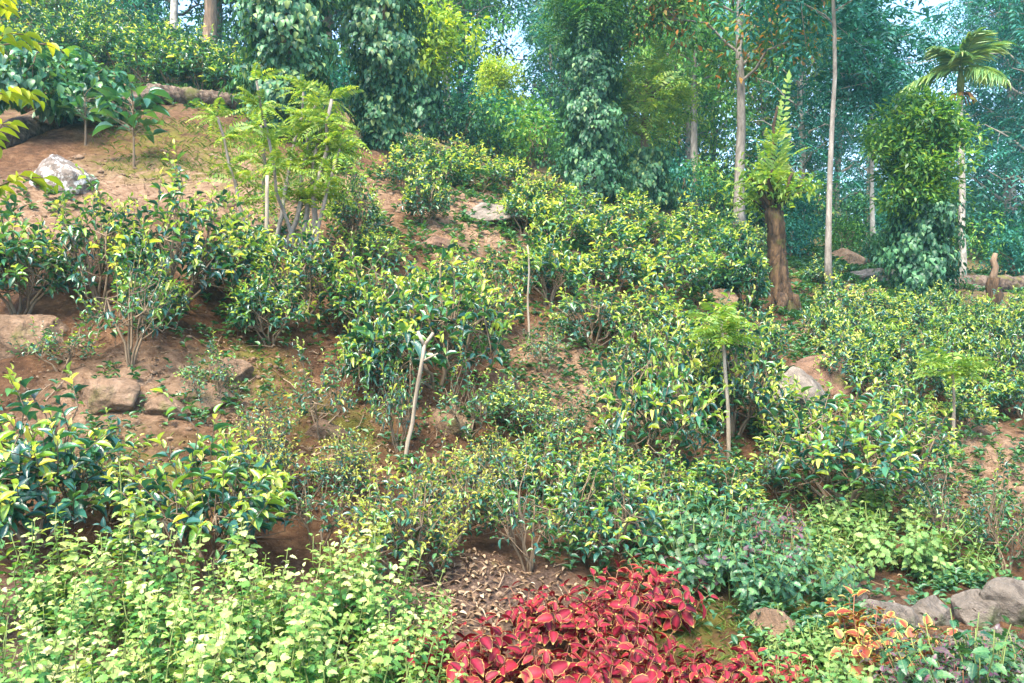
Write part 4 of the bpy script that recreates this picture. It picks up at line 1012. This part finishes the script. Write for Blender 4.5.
# palm
p = at(963, 288); d = p.y; Hp = col_top(p, 92)
def palm():
    rng = np.random.default_rng(5); tk = MB(); cw = MB(); nu = MB(); sh = MB()
    pts = trunk_pts(Hp, rng, (-.012, 0), .004, 16); rad = np.linspace(px2m(3.6, d), px2m(2.6, d), 16); rad[0] *= 1.3; add_tube(tk, pts, rad, 12, rough=.03, rng=rng)
    top = pts[-1]; add_tube(sh, np.array([top - UP * .02, top + UP * .25, top + UP * .5]), [px2m(3.2, d), px2m(3.6, d), px2m(1.8, d)], 10)
    c = top + UP * .5; n = 11; A = np.arange(n) * 2.4; el = np.linspace(2.4, -.15, n)
    D_ = np.c_[np.cos(A), np.sin(A), el]
    add_fronds(cw, rng, np.repeat(c[None], n, 0), D_, np.repeat(UP[None], n, 0), px2m(50, d) * rng.uniform(.85, 1.15, n), 20, .40, .055, .38, L_STRAP, .75, .25)
    for k in range(n):
        t = np.linspace(0, 1, 8)[:, None]; L = px2m(50, d); dd = nrm(D_[k]); add_tube(cw, c + dd * t * L - UP * (.38 * t * t * L), np.linspace(.02, .006, 8), 5)
    for k in range(30):
        a = rng.uniform(0, 6.28); add_tube(nu, np.array([top, top + np.array([math.cos(a) * .22, math.sin(a) * .22, -.08]), top + np.array([math.cos(a) * .32, math.sin(a) * .32, -.26])]), [.012, .014, .02], 5)
    return ('palm_tree', 'palm', [('trunk', tk.mesh('palm_trunk', M['bark_white'])), ('crownshaft', sh.mesh('palm_crownshaft', M['stem_green'])), ('crown', cw.mesh('palm_crown', M['palm'])), ('fruit_stalk', nu.mesh('palm_fruit', M['orange']))])
place(palm(), 'slim palm with a tuft of drooping fronds on a thin pale trunk at right', p)

# ------------------------------------------------------------------ forest
FT = {
 'g': make_tree('forest_tree', 401, 11, .20, .28, 3.2, 26, 'bark_grey', 'fgreen', 'broad', 5, 52, .75, .26, .42, .35, rise=.5),
 'g2': make_tree('forest_tree', 402, 10, .17, .22, 2.8, 26, 'bark_brown', 'fmixed', 'broad', 5, 50, .7, .26, .42, .4, rise=.6),
 'd': make_tree('forest_tree', 403, 11, .20, .2, 3.3, 26, 'bark_brown', 'fdark', 'broad', 5, 55, .8, .28, .42, .4, rise=.45),
 't': make_tree('forest_tree', 404, 11, .16, .12, 2.8, 26, 'bark_grey', 'fhaze_teal', 'pinnate', 4, 7, 1.0, .22, .06, .7, rise=.5, pairs=9),
 'y': make_tree('forest_tree', 405, 7, .12, .15, 1.9, 24, 'bark_brown', 'fyellow', 'broad', 5, 70, .55, .22, .4, .3, rise=.7),
 'f': make_tree('forest_tree', 406, 9, .14, .2, 2.3, 24, 'bark_grey', 'feather_dark', 'pinnate', 5, 8, .9, .24, .07, .5, rise=.6),
}
FOREST = [  # column, distance, size, kind
 (60, 27, .8, 'd'), (130, 30, 1, 'd'), (215, 31, .95, 'd'), (262, 28, .9, 'g'), (330, 30, .95, 'd'), (20, 33, 1, 'g'), (175, 38, 1.1, 'd'), (100, 40, 1.1, 'g2'), (290, 38, 1.1, 'd'),
 (395, 33, .9, 'g'), (450, 29, .8, 'g'), (462, 35, .85, 'd'), (438, 38, 1.1, 'g'), (552, 31, .66, 't'), (565, 37, .95, 'd'), (628, 38, .8, 'f'), (660, 36, 1.0, 'g2'),
 (690, 30, .75, 'g'), (715, 38, 1, 't'), (765, 34, .95, 'g'), (800, 30, .95, 't'), (790, 40, 1.15, 'g2'), (840, 33, 1.05, 't'), (868, 40, .8, 't'), (898, 34, .62, 't'),
 (1012, 28, 1.0, 't'), (1015, 31, 1.15, 't'), (1035, 25, 1.0, 't'), (962, 34, .6, 't'), (1060, 33, 1.2, 't'), (498, 27, .48, 'y'), (585, 30, .6, 'd'), (-30, 30, 1, 'd'), (1025, 38, 1.2, 't'), (345, 40, 1.1, 'g'), (610, 42, 1.0, 'd'), (680, 44, 1.0, 'd'),
]
LBF = {'g': 'green forest tree', 'g2': 'forest tree with some orange leaves', 'd': 'dark forest tree', 't': 'fine leaved haze teal forest tree', 'y': 'small yellow green forest tree', 'f': 'feathery forest tree'}
FTO = []
for px, d, s, k in FOREST:
    o = place(FT[k], LBF[k], on(px, d), RNG.uniform(0, 6.28), (s * RNG.uniform(.92, 1.1), s * RNG.uniform(.92, 1.1), s * RNG.uniform(.95, 1.1)), 'trees of the forest behind the garden, ' + {'g': 'green', 'g2': 'mixed', 'd': 'dark', 't': 'blue green', 'y': 'yellow green', 'f': 'feathery'}[k])
    FTO.append((o, px, d, LBF[k]))
between_labels(FTO)
# undergrowth shrubs at the forest edge
def shrub(seed, mat, leaf=.17, n=1500, H=1.6, Rr=1.1):
    rng = np.random.default_rng(seed); tk = MB(); cw = MB()
    for k in range(9):
        a = rng.uniform(0, 6.28); add_tube(tk, bend((0, 0, -.2), (math.cos(a) * Rr * .6, math.sin(a) * Rr * .6, H * .7), 6, rng, .05, .05), np.linspace(.03, .012, 6), 5)
    c = np.c_[rng.normal(0, Rr * .5, (40, 2)), rng.uniform(.2, 1, 40) * H]
    k = rng.integers(0, 40, n); o = nrm(rng.normal(0, 1, (n, 3))) * rng.uniform(.3, 1, (n, 1)) * .42
    L = leaf * rng.uniform(.7, 1.2, n)
    add_leaves(cw, L_DIA, c[k] + o, o + rng.normal(0, .3, (n, 3)) - UP * .15, UP + o + rng.normal(0, .3, (n, 3)), L, L * .42)
    return ('shrub', 'shrub', [('stem', tk.mesh('shrub_stem', M['twig'])), ('foliage', cw.mesh('shrub_foliage', M[mat]))])
SH = [shrub(501, 'fdark'), shrub(502, 'fhaze_teal'), shrub(503, 'fgreen')]
SHO = []
for i, (px, d, s) in enumerate([(455, 23, .9), (490, 25, 1.1), (525, 24, 1.1), (560, 26, 1.2), (470, 29, 1.4), (520, 30, 1.3), (620, 27, 1.1), (680, 25, .9), (705, 27, 1), (765, 22, .9), (800, 24, .9), (805, 29, 1.2), (850, 27, .9), (895, 26, 1), (940, 24, .9), (985, 27, 1.1), (1015, 25, 1), (900, 22, .6), (880, 21, .6), (1020, 20, .7), (955, 30, 1.3), (720, 31, 1.2), (790, 20, .6), (845, 22, .6), (935, 20.5, .5), (905, 20, .55), (1010, 21, .6), (250, 27, 1), (140, 27, 1.1), (70, 27, 1.1), (300, 25, 1), (350, 24, 1), (395, 24, .9), (580, 29, 1.1), (650, 30, 1.2)]):
    o = place(SH[i % 3], 'dark shrub in the shade at the foot of the forest', on(px, d), RNG.uniform(0, 6.28), s, 'shrubs at the foot of the forest')
    SHO.append((o, px, d, 'dark forest shrub'))
between_labels(SHO)
# the far wood that reads as one mass
rng = np.random.default_rng(600); mb = MB()
n = 900
x = rng.uniform(-60, 75, n); y = rng.uniform(46, 66, n)
keep = np.ones(n, bool)
x, y = x[keep], y[keep]; z = terrain(x, y)
for i in range(len(x)):
    m = 55; o = nrm(rng.normal(0, 1, (m, 3))) * rng.uniform(.3, 1, (m, 1)) * np.array([1.7, 1.7, 1.3]); h = rng.uniform(.1, 1) * 4.0
    L = .55 * rng.uniform(.7, 1.2, m); add_leaves(mb, L_DIA, np.array([x[i], y[i], z[i] + h]) + o, o - UP * .4, UP + rng.normal(0, .4, (m, 3)), L, L * .45)
tag(mesh_obj('far_wood', mb.mesh('far_wood', M['fdark'])), 'far dark wood rising on the hill behind all the trees', 'wood', kind='stuff')

# ------------------------------------------------------------------ ground cover nobody could count
rng = np.random.default_rng(700)
def scatter(spots):
    out = []
    for px, py, r, n in spots:
        c = at(px, py); a = rng.uniform(0, 6.28, n); q = r * np.sqrt(rng.uniform(0, 1, n)); out.append(np.c_[c.x + q * np.cos(a), c.y + q * np.sin(a)])
    xy = np.concatenate(out); return np.c_[xy, terrain(xy[:, 0], xy[:, 1])]
# fallen leaves and twigs
lit = [(470, 595, .5, 330), (430, 625, .45, 200), (515, 585, .45, 200), (280, 640, 1.2, 300), (90, 530, .8, 200), (760, 560, 1.0, 220), (620, 480, 1.5, 260), (330, 410, 1.2, 260), (150, 350, 1.0, 200), (560, 400, 1.2, 160), (850, 500, 1.4, 220), (480, 330, 2, 240), (250, 190, 2.2, 200), (980, 460, 1.5, 160), (700, 300, 3, 200), (330, 420, 1.0, 260), (560, 390, .9, 160), (150, 390, .9, 260), (480, 220, 1.4, 220), (120, 190, 1.6, 220), (960, 470, 1.2, 240), (240, 560, 1.5, 260), (620, 350, 2, 200)]
q = scatter(lit); n = len(q); mb = MB(); a = rng.uniform(0, 6.28, n)
L = rng.uniform(.02, .05, n); add_leaves(mb, L_TEA, q + UP * rng.uniform(.004, .018, (n, 1)), np.c_[np.cos(a), np.sin(a), rng.uniform(-.05, .35, n)], UP + rng.normal(0, .35, (n, 3)), L, L * .45)
for i in range(700):
    c = q[rng.integers(0, n)] + UP * .01; a_ = rng.uniform(0, 6.28); e = np.array([math.cos(a_), math.sin(a_), 0]) * rng.uniform(.06, .22); e2 = c + e; e2[2] = terrain(e2[0:1], e2[1:2])[0] + .012; add_tube(mb, np.array([c, (c + e2) / 2 + rng.normal(0, .008, 3) + UP * .008, e2]), [.004, .003, .002], 4)
tag(mesh_obj('leaf_litter', mb.mesh('leaf_litter', M['dead'])), 'dry fallen leaves and twigs scattered over the bare earth', 'leaf litter', kind='stuff')
# grass and moss
gs = [(700, 645, .36, 420), (720, 630, .3, 250), (790, 620, .35, 350), (190, 140, 1.4, 700), (240, 160, 1.3, 600), (160, 165, .8, 200), (540, 480, .5, 250), (330, 430, .4, 160), (250, 372, .4, 220), (900, 470, 1.0, 300), (960, 480, .9, 300), (600, 430, 1.0, 250), (470, 240, 1.0, 200), (850, 380, 1.2, 300), (690, 470, 1.0, 250), (110, 480, .5, 160), (560, 210, 2, 400), (700, 240, 3, 500), (850, 285, 3, 600), (960, 285, 3, 500), (150, 90, 3, 500)]
q = scatter(gs); n = len(q); mb = MB(); a = rng.uniform(0, 6.28, n); L = rng.uniform(.03, .085, n) * np.clip(np.hypot(q[:, 0], q[:, 1]) / 8, .7, 2)
add_leaves(mb, L_STRAP, q - UP * .005, np.c_[np.cos(a) * .6, np.sin(a) * .6, rng.uniform(.5, 1.3, n)], np.c_[-np.cos(a), -np.sin(a), np.full(n, .8)], L, .003 + L * .03)
tag(mesh_obj('grass', mb.mesh('grass', M['grass'])), 'short yellow green grass and moss in tufts on the slope', 'grass', kind='stuff')
# small weeds
ws = [(690, 560, 1.0, 260), (760, 540, 1.2, 320), (560, 470, .8, 160), (480, 480, .8, 160), (330, 400, 1.2, 80), (150, 400, 1.0, 70), (250, 330, 1.0, 90), (650, 430, 1.6, 400), (800, 460, 1.6, 400), (950, 490, 1.2, 260), (500, 330, 1.8, 360), (640, 290, 2.5, 500), (350, 250, 1.6, 260), (450, 200, 2, 260), (880, 360, 3, 700), (960, 330, 3, 600), (800, 300, 2.5, 400), (570, 215, 3, 500), (160, 85, 4, 900), (870, 680, .4, 120), (980, 700, .5, 160), (840, 640, .5, 220), (790, 252, 3.0, 800), (845, 268, 2.5, 500), (930, 280, 2.5, 500), (810, 245, 4, 700), (1000, 580, .6, 200), (98, 412, .35, 30), (205, 408, .35, 30), (784, 418, .5, 60), (62, 196, .5, 40)]
q = scatter(ws); n = len(q); mb = MB()
for k in range(5):
    a = k * 1.26 + rng.uniform(0, 1.0, n); L = rng.uniform(.035, .08, n) * np.clip(np.hypot(q[:, 0], q[:, 1]) / 8, .8, 2)
    add_leaves(mb, L_TEAFAR, q + UP * rng.uniform(.01, .10, (n, 1)), np.c_[np.cos(a), np.sin(a), rng.uniform(.1, .9, n)], UP + rng.normal(0, .25, (n, 3)), L, L * .5)
tag(mesh_obj('weeds', mb.mesh('weeds', M['herb'])), 'small green weeds growing between the bushes', 'weeds', kind='stuff')
# stones too small to count
q = scatter([(470, 600, .5, 120), (580, 385, .7, 260), (330, 430, 1, 260), (150, 390, 1.0, 320), (480, 230, 1.5, 360), (150, 185, 1.8, 420), (980, 460, 1.2, 320), (830, 350, 1.2, 160), (780, 560, .8, 80), (240, 640, 1, 60), (320, 230, 1.5, 200), (700, 440, 1.5, 200)]); n = len(q); mb = MB()
import bmesh
bm = bmesh.new(); bmesh.ops.create_icosphere(bm, subdivisions=1, radius=1); bm.verts.ensure_lookup_table()
sv = np.array([v.co[:] for v in bm.verts]); sf = np.array([[v.index for v in f.verts] for f in bm.faces]); bm.free()
for i in range(n):
    s = .006 + .032 * rng.uniform(0, 1) ** 2.5 * (1 + .8 * (rng.random() > .93)) * max(.8, q[i, 1] / 8); vv = sv * (1 + .25 * fbm(sv * 1.3 + i, 2, 1))[:, None] * [s, s * .8, s * .6]; mb.add(vv + q[i], [sf])
tag(mesh_obj('pebbles', mb.mesh('pebbles', M['rock_tan'])), 'small pale stones lying on the bare earth', 'pebbles', kind='stuff')

# ------------------------------------------------------------------ air, light, camera
HAZE = True
if HAZE:
    import bmesh
    bm = bmesh.new(); bmesh.ops.create_cube(bm, size=1)
    me = bpy.data.meshes.new('haze'); bm.to_mesh(me); bm.free()
    o = mesh_obj('haze', me); bpy.context.view_layer.update()
    zz = [(q.matrix_world @ Vector(c)).z for q in S.objects if q.type == 'MESH' and q is not o for c in q.bound_box]
    z0, z1 = min(zz) - 1, max(zz) + 1; print('haze', z0, z1)
    o.location = (0, 0, (z0 + z1) / 2); o.scale = (300, 300, z1 - z0); tag(o, kind='stuff')
    m, nt, out = newmat('haze'); v = nt.nodes.new('ShaderNodeVolumePrincipled'); v.inputs['Density'].default_value = .0011; v.inputs['Color'].default_value = (.38, .85, 1, 1); v.inputs['Anisotropy'].default_value = .2
    nt.links.new(v.outputs[0], out.inputs['Volume']); me.materials.append(m)
EL, AZ = 58, 205      # the sun stands high behind the camera, a little to the left
w = bpy.data.worlds.new('World'); S.world = w; w.use_nodes = True
nt = w.node_tree; bg = nt.nodes['Background']; sky = nt.nodes.new('ShaderNodeTexSky'); sky.sky_type = 'NISHITA'; sky.sun_disc = False
sky.sun_elevation = R(EL); sky.sun_rotation = R(AZ); sky.air_density = 1.0; sky.dust_density = 2.2; sky.ozone_density = 2.0
nt.links.new(sky.outputs[0], bg.inputs[0]); bg.inputs[1].default_value = .15
l = bpy.data.lights.new('sun', 'SUN'); l.energy = 2.6; l.angle = R(22); l.color = (1, .90, .72)
lo = bpy.data.objects.new('sun', l); COL.objects.link(lo)
sd = Vector((math.sin(R(AZ)) * math.cos(R(EL)), math.cos(R(AZ)) * math.cos(R(EL)), math.sin(R(EL))))
lo.rotation_euler = sd.to_track_quat('Z', 'Y').to_euler(); lo.location = (0, 0, 30)
cam = bpy.data.cameras.new('camera'); cam.sensor_width = 36; cam.lens = F_ * 36 / W_; cam.clip_end = 1000; cam.clip_start = .05
co = bpy.data.objects.new('camera', cam); COL.objects.link(co); co.location = (0, 0, CAMZ); co.rotation_euler = (R(90), 0, 0); S.camera = co
S.view_settings.view_transform = 'Standard'; S.view_settings.look = 'None'; S.view_settings.gamma = 1; S.view_settings.exposure = 2.38
S.render.resolution_x = W_; S.render.resolution_y = H_
c = S.cycles; c.max_bounces = 6; c.diffuse_bounces = 3; c.glossy_bounces = 2; c.transmission_bounces = 3; c.volume_bounces = 1; c.use_denoising = True; c.caustics_reflective = False; c.caustics_refractive = False
